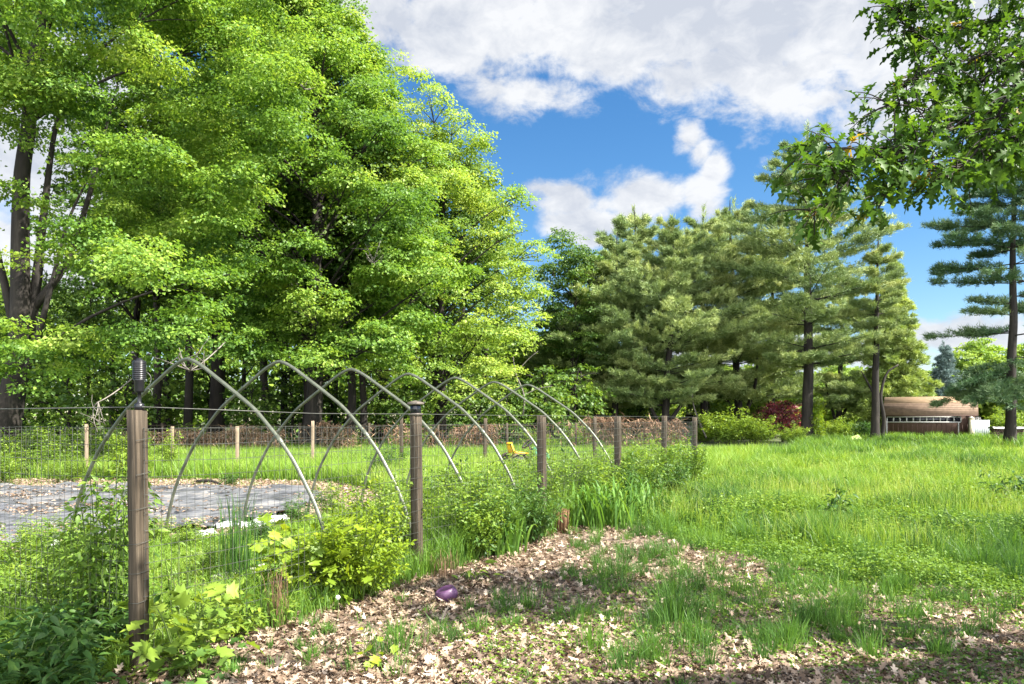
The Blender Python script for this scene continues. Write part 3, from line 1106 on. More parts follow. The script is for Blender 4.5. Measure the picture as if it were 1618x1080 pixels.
# ------------------------------------------------------------------ trees
def broad_crown(rng, boughs, ns, nl, L, spread=.25, up=.6):
    """boughs: list of (centre, radius, tilt direction). Leaves sit in drooping sprays on the boughs."""
    mb = MB()
    for (c, rb, outd) in boughs:
        c = np.asarray(c, float)
        m = max(5, int(ns * (rb / 1.3) ** 2))
        d = rdir(rng, m)
        d[:, 2] = np.where(rng.random(m) < .84, np.abs(d[:, 2]), d[:, 2])
        rad = rb * rng.uniform(.6, 1.08, m)[:, None]
        sp = c + d * rad * [1, 1, .62]
        sp[:, 2] -= .22 * np.linalg.norm((sp - c)[:, :2], axis=1) ** 2 / rb
        k = rng.integers(int(nl * .6), int(nl * 1.3), m)
        idx = np.repeat(np.arange(m), k)
        n = len(idx)
        off = np.column_stack([rng.normal(0, spread, n), rng.normal(0, spread, n), np.zeros(n)])
        r2 = np.sum(off ** 2, 1)
        off[:, 2] = -.5 * r2 + rng.normal(0, .07, n)
        P = sp[idx] + off
        outw = norm(np.column_stack([off[:, :2], np.zeros(n)]) + (d[idx] * [1, 1, 0]) * .3)
        N = up * np.array([0, 0, 1.0]) + .65 * d[idx] + rng.normal(0, .36, (n, 3))
        D = outw + rng.normal(0, .5, (n, 3)) + [0, 0, -.35]
        bt = rng.normal(0, .13)
        st = rng.normal(0, .12, m)
        Ls = L * rng.uniform(.45, 1.3, n)
        kites(mb, P, D, N, Ls, Ls * rng.uniform(.6, 1.0, n), np.clip(.5 + bt + st[idx] + rng.normal(0, .15, n), 0, 1))
    return mb


def limbs(rng, mb, trunk_pts, trunk_r, boughs, r0=.06, frac=.8, share=.45):
    T = np.asarray(trunk_pts)
    for (c, rb, outd) in boughs:
        if rng.random() > share:
            continue
        c = np.asarray(c, float)
        hd = np.linalg.norm((T[:, :2] - c[:2]), axis=1)
        target = c[2] - hd * frac
        i = int(np.argmin(np.abs(T[:, 2] - target)))
        i = min(max(i, 2), len(T) - 2)
        a = T[i]
        mid = (a + c) / 2 + [0, 0, .12 * np.linalg.norm(c - a)] + rng.normal(0, .25, 3)
        end = c + (c - a) * .12 * [1, 1, .3]
        rr = min(r0, trunk_r[i] * .6)
        tube(mb, bez(a, mid, end, 8), np.linspace(rr, .018, 8), 6, cap=False)
        for q in range(3):
            e2 = c + rdir(rng, 1)[0] * rb * [.9, .9, .45]
            s0 = bez(a, mid, end, 8)[5]
            tube(mb, bez(s0, (s0 + e2) / 2 + [0, 0, .15], e2, 5), np.linspace(.028, .009, 5), 4, cap=False)


def crown_boughs(rng, c, rad, n, rb=(1.2, 2.1), low=-.55, shell=(.55, 1.0), taper=0.0):
    out = []
    c, rad = np.asarray(c, float), np.asarray(rad, float)
    i = 0
    while len(out) < n:
        # spread evenly over the envelope
        g = (len(out) + .5) / n
        z = low + (1 - low) * g
        a = len(out) * 2.39996 + rng.normal(0, .35)
        rr = math.sqrt(max(0, 1 - z * z))
        k = 1 - taper * max(0, z)
        d = np.array([rr * math.cos(a) * k, rr * math.sin(a) * k, z])
        f = rng.uniform(*shell)
        p = c + d * rad * f
        out.append((p, rng.uniform(*rb), d))
    return out


def trunk_path(rng, base, top, n=12, wob=.15):
    t = np.linspace(0, 1, n)[:, None]
    P = np.asarray(base) * (1 - t) + np.asarray(top) * t
    P = P + np.cumsum(rng.normal(0, wob, (n, 3)) * [1, 1, 0], 0) * .5 * (t > 0)
    return P


def make_maple(name, label, loc, H, crown, nb, r0, ns=26, nl=40, L=.16, rb=(1.3, 2.2), mat='maple', seed=1, bark='bark', low=-.7, fork=None, extra=(), rz=0, shell=(.6, 1.0), cat='tree', group=None, taper=0.0, window=None, share=.4, patches=()):
    rng = np.random.default_rng(seed)
    t = thing(name, label, cat, loc, rz, group)
    base = np.array([0, 0, -.1])
    path = trunk_path(rng, base, (crown[0][0] * .7, crown[0][1] * .7, H * .93), 14)
    n = len(path)
    rad = r0 * (1 - np.linspace(0, 1, n)) ** .8 + .03
    rad[0] *= 1.45
    rad[1] *= 1.1
    bo = crown_boughs(rng, crown[0], crown[1], nb, rb, low, shell, taper) + [(np.asarray(p, float), r, None) for p, r in extra]
    if window:
        keep = []
        for b in bo:
            p = np.asarray(loc) + b[0]
            qx, qy = CX + F_PX * p[0] / p[1], HORIZON - F_PX * (p[2] - CAM_H) / p[1]
            if not (window[0] < qx < window[1] and window[2] < qy < window[3]):
                keep.append(b)
        bo = keep + [(np.asarray(p, float), r, None) for p, r in patches]
    tm = MB()
    tube(tm, spline(path, 40), np.interp(np.linspace(0, 1, 40), np.linspace(0, 1, n), rad), 10)
    for fk in (fork or []):
        pts = spline(fk[0], 22)
        tube(tm, pts, np.linspace(fk[1], fk[2], 22), 8)
    limbs(rng, tm, path, rad, bo, .05 + r0 * .05, .8, share)
    tm.build('trunk', M[bark], t, True)
    cm = broad_crown(rng, bo, ns, nl, L)
    cm.build('crown', M[mat], t)
    return t


# the large maple at the left edge: leaning forked trunk, crown reaching over the garden
pA = GX(8, 24)
make_maple('maple_tree', 'huge maple with leaning forked dark trunk at the left edge', pA, 22, ((2.6, .0, 12.0), (7.0, 5.0, 9.2)), 126, .34, ns=23, nl=98, L=.112,
           rb=(.9, 1.55), seed=101, low=-.78, shell=(.5, 1.0), window=(-300, 125, 170, 500), share=.07, patches=[((1.7, -2.6, 10.0), .9), ((.2, -2.6, 9.6), .8), ((2.2, -2.4, 8.0), .8), ((.9, -2.8, 8.2), .6), ((2.6, -2.6, 11.0), 1.0), ((-.6, 1, 11.2), 1.0), ((2.7, -2.4, 6.4), .8)],
           fork=[([(.15, 0, .8), (.5, .1, 3.2), (.9, .1, 5.6), (1.1, .2, 8.0), (1.5, .2, 11), (2.2, .1, 13)], .26, .02),
                 ([(.5, .1, 3.0), (.1, 0, 5.4), (-.5, .2, 7.5), (-.8, .2, 10), (-1.0, .2, 12)], .17, .015),
                 ([(.9, .1, 5.2), (1.9, .1, 6.6), (2.6, .1, 8.6), (3.2, .1, 11), (3.6, .1, 12.5)], .14, .015),
                 ([(.3, 0, 2.2), (1.1, -.2, 3.9), (1.7, -.3, 5.9), (2.2, -.2, 8), (3.0, -.2, 9.6)], .13, .015)],
           extra=[((.9, -3.6, 3.3), 1.1), ((-.6, -3.6, 2.5), .8), ((3.4, -3.8, 3.0), 1.15), ((4.6, -3.6, 3.6), 1.1), ((5.9, -3.2, 3.6), 1.2), ((7.3, -3.0, 4.2), 1.3), ((6.4, -3.8, 5.6), 1.5), ((4.4, -4.2, 6.4), 1.5),
                  ((2.6, -3.8, 3.9), .8)])
# second maple, right of it, taller than the picture
pB = GX(492, 33)
make_maple('maple_tree', 'tall bright maple with rounded layered crown in the middle of the wood edge', pB, 22, ((.0, 0, 11.4), (6.0, 5.4, 10.6)), 138, .34, ns=22, nl=88, L=.13, rb=(.9, 1.5), seed=202, low=-.85, taper=.42,
           extra=[((-1.4, -4.4, 4.2), 1.4), ((1.6, -4.6, 3.8), 1.3), ((3.6, -4.2, 4.6), 1.5), ((5.2, -3.6, 5.2), 1.4), ((6.0, -3.0, 7.4), 1.4)])
pB2 = GX(340, 38)
make_maple('maple_tree', 'tall maple behind, filling the gap between the two big front maples', pB2, 27, ((.5, 0, 16), (6.5, 5, 11)), 90, .34, ns=20, nl=56, L=.165, rb=(1.2, 1.9), seed=203, low=-.6)
pB3 = GX(-140, 33)
make_maple('maple_tree', 'maple whose crown enters the picture high at the left edge', pB3, 24, ((1.0, 0, 19.5), (6, 5, 6.0)), 40, .3, ns=20, nl=34, L=.18, rb=(1.4, 2.2), seed=204, low=-.6, window=(-300, 200, 160, 600))
# airy yellow green tree
pC = GX(700, 39)
make_maple('ash_tree', 'airy yellow green tree with sky showing through its open crown', pC, 15.5, ((.2, 0, 9.2), (4.2, 4, 8.0)), 88, .22, ns=17, nl=58, L=.135, rb=(.8, 1.35), mat='ash', seed=303, low=-.85, taper=.25,
           extra=[((-2.6, 0, 20.3), 1.0), ((-1.7, 0, 19.3), 1.1), ((-3.2, .2, 18.6), 1.2), ((-2.1, 0, 17.6), 1.2), ((-.7, 0, 18.3), 1.1), ((.5, .3, 17.2), 1.2), ((-1.2, 0, 16.6), 1.2), ((-3.4, 0, 16.6), 1.3), ((1.6, 0, 16.0), 1.1), ((3.6, 0, 13.2), 1.2),
                  ((4.6, -.4, 10.2), 1.2), ((4.4, 0, 8.2), 1.3), ((3.4, -2.5, 5.4), 1.3), ((2.2, -3, 3.9), 1.2), ((-.2, -3, 3.9), 1.3), ((3.6, -3.2, 3.6), 1.1), ((1.2, -3.4, 2.8), 1.0)])
pD = GX(900, 51)
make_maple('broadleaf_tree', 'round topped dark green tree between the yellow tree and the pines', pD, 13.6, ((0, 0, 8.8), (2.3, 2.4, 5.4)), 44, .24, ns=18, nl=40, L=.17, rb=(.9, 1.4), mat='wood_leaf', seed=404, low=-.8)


def far_trees():
    """bright broadleaf trees beyond the pines and the shed"""
    rng = np.random.default_rng(47)
    p = make_maple('broadleaf_tree', 'sunlit light green tree behind the shed, right of the blue spruce', GX(1545, 78), 9.6, ((0, 0, 5.6), (3.8, 3.5, 4.2)), 30, .2, ns=20, nl=30, L=.26, rb=(1.2, 1.8), mat='ash', seed=505, low=-.9)
    lab = 'light green broadleaf tree glimpsed low between the pine trunks'
    copy_tree(p, GX(845, 58), 2.2, .86, 'dark lower broadleaf tree between the yellow tree and the round topped tree')
    for (px, Y, s) in [(1205, 70, .78), (1130, 74, .7), (1060, 72, .7), (1330, 78, .75), (1000, 66, .62), (950, 68, .6)]:
        copy_tree(p, GX(px, Y), rng.uniform(0, 6), s, lab, 'broadleaf trees glimpsed between the pines')
    copy_tree(p, GX(1640, 72), 1.2, .9, 'sunlit green tree behind the wood pile at the right edge')


far_trees()


def woodland():
    """slender trees of the shaded wood behind the maples"""
    rng = np.random.default_rng(53)
    protos = []
    for k in range(3):
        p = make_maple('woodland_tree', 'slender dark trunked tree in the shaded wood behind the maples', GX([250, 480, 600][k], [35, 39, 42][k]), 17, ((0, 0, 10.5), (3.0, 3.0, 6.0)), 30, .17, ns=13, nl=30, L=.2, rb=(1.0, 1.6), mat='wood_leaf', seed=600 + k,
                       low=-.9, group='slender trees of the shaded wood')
        protos.append(p)
    spots = [(300, 36), (345, 41), (415, 37), (505, 36), (550, 36), (575, 37), (640, 43), (690, 41), (725, 46), (450, 44), (390, 47), (210, 37), (140, 40), (70, 38), (0, 42), (-70, 36), (270, 46), (530, 48), (610, 50), (770, 56), (180, 50), (30, 50)]
    for i, (px, Y) in enumerate(spots):
        copy_tree(protos[i % 3], GX(px, Y), rng.uniform(0, 6.28), rng.uniform(.85, 1.15) * (.52 if px < 160 else 1))
    # low saplings between the trunks
    s0 = None
    for i, (px, Y, s) in enumerate([(110, 31, 1.0), (200, 33, .9), (260, 38, 1.1), (330, 40, 1.2), (400, 35, .8), (460, 42, 1.2), (520, 44, 1.3), (590, 40, 1.0), (650, 37, .9), (700, 44, 1.2), (760, 45, 1.1), (800, 40, .9), (860, 42, 1.1),
                                   (910, 46, 1.2), (-20, 33, 1.1), (40, 34, 1.2), (965, 55, 1.2), (1010, 57, 1.2), (1120, 56, 1.1)]):
        if s0 is None:
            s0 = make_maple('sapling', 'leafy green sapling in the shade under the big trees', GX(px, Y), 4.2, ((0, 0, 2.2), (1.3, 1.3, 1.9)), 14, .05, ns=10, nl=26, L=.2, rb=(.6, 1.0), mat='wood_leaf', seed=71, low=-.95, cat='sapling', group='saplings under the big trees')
        else:
            copy_tree(s0, GX(px, Y), rng.uniform(0, 6.28), s)


woodland()


def far_woods():
    rng = np.random.default_rng(59)
    mb = MB()
    n = 90000
    x = rng.uniform(-75, 95, n)
    y = 84 + rng.normal(0, 4, n)
    px = CX + F_PX * x / y
    top = np.interp(px, [-400, 0, 200, 500, 800, 950, 1100, 1450, 1560, 2200], [19, 17, 14, 13, 12, 8, 7, 6.0, 5.5, 7])
    top = top * (.75 + .5 * fbm(x * .14, x * 0, 141))
    z = top * rng.random(n) ** .8
    P = np.column_stack([x, y, z])
    N = rng.normal(0, .6, (n, 3)) + [0, -.5, .8]
    D = rdir(rng, n) + [0, 0, -.3]
    clump = fbm(x * .3, z * .4, 151)
    kites(mb, P, D, N, rng.uniform(.4, .8, n), rng.uniform(.3, .6, n), np.clip(clump + rng.normal(.05, .12, n), 0, 1))
    o = mb.build('far_woods', M['shrub'])
    tag(o, 'distant wooded skyline beyond the field', 'woods', kind='stuff')


far_woods()


# ------------------------------------------------------------------ conifers
def needle_tufts(mb, rng, P, D, k, L, Wd, tint, spreadf=.9):
    m = len(P)
    idx = np.repeat(np.arange(m), k)
    n = len(idx)
    d = norm(norm(D)[idx] * .8 + rng.normal(0, spreadf, (n, 3)) * .6 + [0, 0, .15])
    p0 = P[idx] + rng.normal(0, L * .25, (n, 3))
    side = norm(np.cross(d, rdir(rng, n)))
    Ls = L * rng.uniform(.6, 1.2, n)[:, None]
    V = np.stack([p0 - side * Wd * .5, p0 + side * Wd * .5, p0 + d * Ls], 1).reshape(-1, 3)
    f = np.arange(n)[:, None] * 3 + np.array([[0, 1, 2]])
    mb.add(V, [f], np.repeat(np.clip(np.asarray(tint)[idx] + rng.normal(0, .08, n), 0, 1), 3))


def make_conifer(name, label, loc, H, base_h, maxlen, whorls, per, r0, mat='pine', seed=1, droop=0.0, rise=.25, profile=None, twig=10, k=12, L=.24, Wd=.03, bark='bark', thick=.7, lean=(0, 0), group=None, skip=.0, rz=0, flat=.2, fork=(), extra=(), dens=1.0):
    rng = np.random.default_rng(seed)
    t = thing(name, label, 'tree', loc, rz, group)
    path = trunk_path(rng, (0, 0, -.1), (lean[0], lean[1], H), 14, .06)
    rad = r0 * (1 - np.linspace(0, 1, 14)) ** .85 + .02
    rad[0] *= 1.35
    tm = MB()
    tube(tm, spline(path, 34), np.interp(np.linspace(0, 1, 34), np.linspace(0, 1, 14), rad), 9)
    for fk in fork:
        tube(tm, spline(fk[0], 20), np.linspace(fk[1], fk[2], 20), 8)
    cm = MB()
    prof = profile or (lambda u: (1 - u) ** .7 * .85 + .15)
    todo = []
    for w in range(whorls):
        u = 1 - (1 - (w + rng.uniform(-.3, .3) + .5) / whorls) ** dens
        z = base_h + (H - base_h) * u
        for b in range(per):
            if rng.random() < (skip(u) if callable(skip) else skip):
                continue
            if u > .94 or u > .84 and rng.random() < .45:
                continue
            a = 6.283 * (b + rng.uniform(-.3, .3)) / per + w * 1.3
            todo.append((u, z + rng.uniform(-.25, .25), a, maxlen * prof(u) * rng.uniform(.62, 1.15), droop))
    for (z, a, Lb, dr) in extra:
        todo.append((.3, z, a, Lb, dr))
    droop0 = droop
    for (u, z, a, Lb, droop) in todo:
        if True:
            o = np.array([np.interp(z, path[:, 2], path[:, 0]), np.interp(z, path[:, 2], path[:, 1]), z])
            h = np.array([math.cos(a), math.sin(a), 0])
            up = rise * (.4 + 1.2 * u + (3.5 * (u - .82) / .18 if u > .82 and rise > .1 else 0))
            mid = o + h * Lb * .5 + [0, 0, Lb * (up * .35 - droop * .2)]
            end = o + h * Lb + [0, 0, Lb * (up * .9 - droop)]
            path_b = bez(o, mid, end, 9)
            tube(tm, path_b, np.linspace(max(.014, r0 * .16 * (1 - u * .6)), .008, 9), 4, cap=False)
            m = max(3, int(twig * (.35 + Lb / maxlen)))
            s = np.sort(rng.uniform(.12 if Lb > 1.2 else .03, 1.03, m))
            pb = np.stack([np.interp(np.clip(s, 0, 1), np.linspace(0, 1, 9), path_b[:, i]) for i in range(3)], 1)
            sgn = np.where(np.arange(m) % 2 == 0, 1, -1)
            side = np.column_stack([-h[1] * sgn, h[0] * sgn, np.zeros(m)])
            tl = Lb * thick * .42 * (1.08 - s * .75)
            td = norm(side + h * .9 + np.array([0, 0, .25 - droop * .8]) + rng.normal(0, .15, (m, 3)))
            bt = .48 + rng.normal(0, .13)
            q = 5
            f = np.linspace(.12, 1.0, q)
            TP = (pb[:, None, :] + td[:, None, :] * (tl[:, None] * f[None, :])[:, :, None]).reshape(-1, 3)
            TP = TP + rng.normal(0, .05, TP.shape) * [1, 1, flat * 2]
            TP[:, 2] -= droop * .25 * np.tile(f ** 2, m) * np.repeat(tl, q)
            TD = np.repeat(td, q, 0) + [0, 0, .45 - droop]
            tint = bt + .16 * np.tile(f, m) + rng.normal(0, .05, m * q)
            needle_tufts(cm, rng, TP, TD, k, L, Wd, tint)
    droop = droop0
    # leader
    n = 16
    P = np.column_stack([lean[0] + rng.normal(0, .05, n), lean[1] + rng.normal(0, .05, n), np.linspace(H - 1.5, H, n)])
    needle_tufts(cm, rng, P, np.tile([0, 0, 1.6], (n, 1)), 9, L, Wd, np.full(n, .6), .6)
    tm.build('trunk', M[bark], t, True)
    cm.build('crown', M[mat], t)
    return t


def build_pines():
    rng = np.random.default_rng(67)
    pprof = lambda u: max(.07, min(1.0, .55 + 1.1 * u) * (1 - max(0, u - .34) / .66) ** .95)
    kw = dict(k=26, L=.29, Wd=.038, thick=.95, flat=.08, dens=1.3, skip=.12)
    A = make_conifer('pine_tree', 'big white pine with dark ivy covered trunk, tallest right of centre', GX(1275, 48), 20.6, 4.4, 6.6, 15, 8, .36, seed=801, profile=pprof, twig=16, rise=.26, **kw)
    B = make_conifer('pine_tree', 'dense soft pine just right of the round dark tree', GX(972, 52), 14.6, 2.2, 5.9, 13, 8, .25, seed=802, profile=pprof, twig=16, rise=.26, **kw)
    B2 = make_conifer('pine_tree', 'bushy pine with low forked trunk behind the end fence post', GX(1050, 50), 15.2, 1.9, 6.0, 13, 8, .27, seed=812, profile=pprof, twig=16, rise=.30, lean=(.5, 0),
                      fork=[([(0, 0, .6), (-.7, 0, 1.9), (-1.4, 0, 3.4), (-1.9, .2, 5.5)], .17, .06), ([(0, 0, .8), (.9, 0, 2.2), (1.9, 0, 3.4), (2.5, .2, 5.2)], .17, .05)], **kw)
    for (src, px, Y, s, lab, rz) in [(B, 1112, 54, 1.16, 'dense pine left of the tallest pine, above the yellow bush', 2.6), (B2, 1005, 58, 1.18, 'pine rising behind the other pines near the cloud', 4.2),
                                     (B2, 1168, 56, 1.20, 'pine with pale sunlit plumes just left of the tallest pine', 2.0), (B, 943, 54, .78, 'small pine beside the round dark tree', 3.3), (B2, 872, 54, .55, 'lowest pine, at the left end of the pine row', 1.4),
                                     (B, 1220, 60, 1.12, 'pine half hidden behind the tallest pine', 5.5), (B2, 1325, 64, .98, 'pine behind the crooked pine, left of the spruce', .6)]:
        copy_tree(src, GX(px, Y), rz, s, lab)
    # crooked thin pine beside the tall one
    make_conifer('pine_tree', 'thin crooked pine with bare bark trunk left of the shed', GX(1383, 47), 13.2, 6.2, 2.6, 9, 5, .26, seed=803, profile=pprof, twig=11, k=20, L=.28, Wd=.038, rise=.2, lean=(.3, 0), skip=.15, bark='bark',
                 fork=[([(.35, 0, 0), (.55, 0, 1.5), (.35, 0, 3.0), (.75, .1, 4.4), (1.5, .1, 5.0)], .15, .05), ([(0, 0, 3.0), (-.5, 0, 3.9), (-.9, 0, 4.6)], .10, .03)])
    # far right pine with separate tiers: full above, gaps in the middle, heavy low boughs
    low = [(rng.uniform(3.0, 4.8), a, rng.uniform(2.4, 3.9), .34) for a in (2.6, 3.0, 3.4, 3.8, 4.2, 2.2, 4.7, 5.2, 5.9, .4, 1.0, 1.6, 2.8, 3.2, 3.6, 4.0)]
    make_conifer('pine_tree', 'open pine with widely spaced branch tiers at the right edge', GX(1594, 38), 17.2, 5.6, 4.0, 13, 8, .25, mat='pine_dark', seed=804, profile=lambda u: (.95 if u < .5 else .95 - .75 * (u - .5) / .5), twig=15, rise=.06, flat=.1,
                 skip=lambda u: .66 if u < .36 else .04, extra=low, k=20, L=.26, Wd=.034, thick=.75)
    # tall light green spruce with drooping branches
    make_conifer('spruce_tree', 'pale green cone shaped spruce with drooping branches behind the shed', GX(1412, 62), 15.6, .6, 4.3, 30, 9, .24, mat='spruce', seed=805, droop=.42, rise=.05, profile=lambda u: 1 - u * .95, twig=11, k=15, L=.32, Wd=.06)
    make_conifer('spruce_tree', 'blue grey spruce standing behind the shed roof', GX(1490, 72), 9.0, .5, 2.7, 22, 9, .15, mat='blue_spruce', seed=806, droop=.2, rise=.12, profile=lambda u: 1 - u * .93, twig=9, k=14, L=.27, Wd=.05)
    # two dead pale stems leaning under the pines
    for (pts, lab) in [([(1092, 600, 49), (1096, 640, 49), (1106, 668, 49), (1116, 692, 49)], 'thin pale dead stem leaning below the pines'), ([(810, 560, 40), (815, 590, 40), (828, 625, 40), (826, 660, 40)], 'pale dead branch hanging at the edge of the wood')]:
        mb = MB()
        P = np.array([W(*p) for p in pts])
        tube(mb, spline(P, 14), np.linspace(.03, .06, 14), 6)
        if lab.startswith('pale'):
            tube(mb, bez(P[1], P[1] + [.6, 0, .8], P[1] + [1.2, 0, 1.2], 6), np.linspace(.03, .01, 6), 5)
            tube(mb, bez(P[2], P[2] + [.7, 0, .5], P[2] + [1.5, 0, .5], 6), np.linspace(.03, .01, 6), 5)
        tag(mb.build('dead_sapling', M['dead_wood']), lab, 'dead branch')


build_pines()


# ------------------------------------------------------------------ overhanging oak at the right
def build_oak():
    rng = np.random.default_rng(83)
    base = np.array([8.8, 2.4, 0])
    t = thing('oak_tree', 'oak whose leafy branch hangs into the top right corner', 'tree', base)
    wood, leaf = MB(), MB()
    TV, TF = leaf_template(OAK_HALF, .35, .35)
    trunk = trunk_path(rng, (0, 0, -.1), (-.3, .2, 9.0), 12, .05)
    tube(wood, spline(trunk, 30), np.linspace(.34, .07, 30), 10)

    def sprig(p, d, L, n, s=.122):
        e = p + d * L
        pts = bez(p, p + d * L * .5 + [0, 0, .04], e - [0, 0, .05 * L], 5)
        tube(wood, pts, np.linspace(.006, .0025, 5), 4, cap=False)
        ti = rng.uniform(.3, 1.0, n) ** .5
        P = np.stack([np.interp(ti, np.linspace(0, 1, 5), pts[:, i]) for i in range(3)], 1)
        D = norm(np.tile(d, (n, 1)) * .6 + rng.normal(0, .75, (n, 3)) + [0, 0, -.35])
        N = rng.normal(0, .55, (n, 3)) + [0, 0, 1.0]
        ttone = .45 + rng.normal(0, .12)
        tn = np.clip(rng.normal(ttone, .12, n), 0, .84)
        if rng.random() < .022:
            tn = np.clip(rng.normal(.96, .02, n), .92, 1)
        stamped(leaf, TV, TF, P, D, N, s * rng.uniform(.6, 1.2, n), tn)

    branches = [([(1760, 95, 5.6), (1618, 155, 5.3), (1500, 205, 5.0), (1440, 235, 4.9), (1360, 262, 4.8), (1290, 288, 4.7)], .022, 1.0),
                ([(1720, 20, 5.2), (1618, 115, 5.0), (1545, 235, 4.8), (1490, 285, 4.7)], .012, 1.0),
                ([(1750, 30, 5.7), (1618, 68, 5.5), (1510, 100, 5.3), (1420, 135, 5.2)], .012, 1.0),
                ([(1760, -60, 5.6), (1600, -20, 5.5), (1480, 8, 5.3), (1405, 20, 5.2)], .012, .9),
                ([(1440, 235, 4.9), (1345, 235, 4.9), (1275, 238, 4.9)], .007, 1.0),
                ([(1440, 235, 4.9), (1410, 290, 4.8), (1385, 335, 4.8)], .007, .9),
                ([(1500, 205, 5.0), (1450, 170, 5.1), (1400, 165, 5.1)], .007, .9),
                ([(1720, 20, 5.8), (1600, 30, 5.8), (1520, 40, 5.7), (1460, 60, 5.6)], .009, 1.0),
                ([(1740, 140, 5.0), (1640, 200, 4.9), (1560, 250, 4.8)], .009, .9),
                ([(1360, 262, 4.8), (1310, 320, 4.75), (1275, 345, 4.7)], .006, .8),
                ([(1618, 68, 5.5), (1560, 120, 5.4), (1500, 150, 5.4), (1440, 190, 5.3)], .008, 1.0),
                ([(1618, 155, 5.3), (1590, 215, 5.2), (1550, 270, 5.1)], .008, .9),
                ([(1510, 100, 5.3), (1460, 60, 5.3), (1420, 30, 5.3)], .007, .9),
                ([(1740, 150, 5.6), (1650, 190, 5.5), (1580, 240, 5.4), (1520, 270, 5.4)], .009, 1.0),
                ([(1720, 60, 6.0), (1640, 100, 6.0), (1560, 180, 5.9), (1480, 250, 5.8), (1420, 290, 5.8)], .010, 1.0)]
    for (pp, r, dens) in branches:
        P = np.array([W(*p) for p in pp]) - base
        pts = spline(P, 24)
        tube(wood, pts, np.linspace(r, .004, 24), 6)
        seg = np.linalg.norm(np.diff(pts, axis=0), axis=1).sum()
        n = int(seg * 40 * dens)
        for k in range(n):
            u = rng.uniform(.08, 1.0)
            i = min(22, int(u * 23))
            d = norm(norm(pts[i + 1] - pts[i]) * .7 + rng.normal(0, .75, 3) * [1, 1, .75])
            sprig(pts[i], d, rng.uniform(.10, .30), rng.integers(3, 7))
    hub = np.array([-.1, .1, 4.2])
    for (pp, r, dens) in branches[:4] + branches[7:9]:
        P0 = W(*pp[0]) - base
        h0 = hub + rng.normal(0, .1, 3)
        mid = (h0 + P0) / 2 + [rng.normal(0, .2), rng.normal(0, .25), .45]
        lp = spline([h0, h0 * .7 + mid * .3 + rng.normal(0, .08, 3) + [0, 0, .12], mid, mid * .45 + P0 * .55 + rng.normal(0, .1, 3) + [0, 0, .1], P0], 18)
        tube(wood, lp, np.linspace(.06, r, 18), 7)
        for k in range(46):
            i = int(rng.uniform(4, 17))
            if abs(lp[i][0] + base[0]) / (lp[i][1] + base[1]) < .745:
                continue
            sprig(lp[i], norm(norm(lp[i] - lp[i - 1]) * .6 + rng.normal(0, .8, 3) + [.15, 0, 0]), rng.uniform(.12, .4), rng.integers(3, 8))
    # unseen rest of the crown beyond the frame, its boughs placed to shade the foreground
    bo = []
    for k in range(6):
        d = rdir(rng, 1)[0]
        c = np.array([10.6, .0, 7.4]) + d * [3.9, 4.4, 2.3] * rng.uniform(.3, 1.0)
        bo.append(c)
    for k in range(14):  # extra unseen boughs added to shade the lower left
        bo.append(np.array([2.6, 1.0, 6.4]) + rdir(rng, 1)[0] * [1.5, 1.2, .7] * rng.uniform(.3, 1))
    m = 0
    for c in bo:
        n = 330
        P = c + rng.normal(0, .6, (n, 3)) * [1, 1, .6]
        dx, dy, dz = P[:, 0], P[:, 1], P[:, 2] - CAM_H
        depth = dy
        seen = (depth > .1) & (np.abs(dx) < .74 * depth) & (dz < .60 * depth)
        P = P[~seen]
        n = len(P)
        if n == 0:
            continue
        m += n
        kites(leaf, P - base, rng.normal(0, 1, (n, 3)) + [0, 0, -.3], rng.normal(0, .5, (n, 3)) + [0, 0, 1], rng.uniform(.12, .19, n), .10, np.clip(rng.normal(.45, .12, n), 0, .84))
        if len(P) > 150:
            a = trunk[6] + [0, 0, rng.uniform(-1, 2)]
            e = c - base
            tube(wood, bez(a, (a + e) / 2 + [0, 0, .4], e, 7), np.linspace(.07, .012, 7), 5, cap=False)
    wood.build('trunk', M['bark'], t, True)
    leaf.build('crown', M['oak'], t)


build_oak()


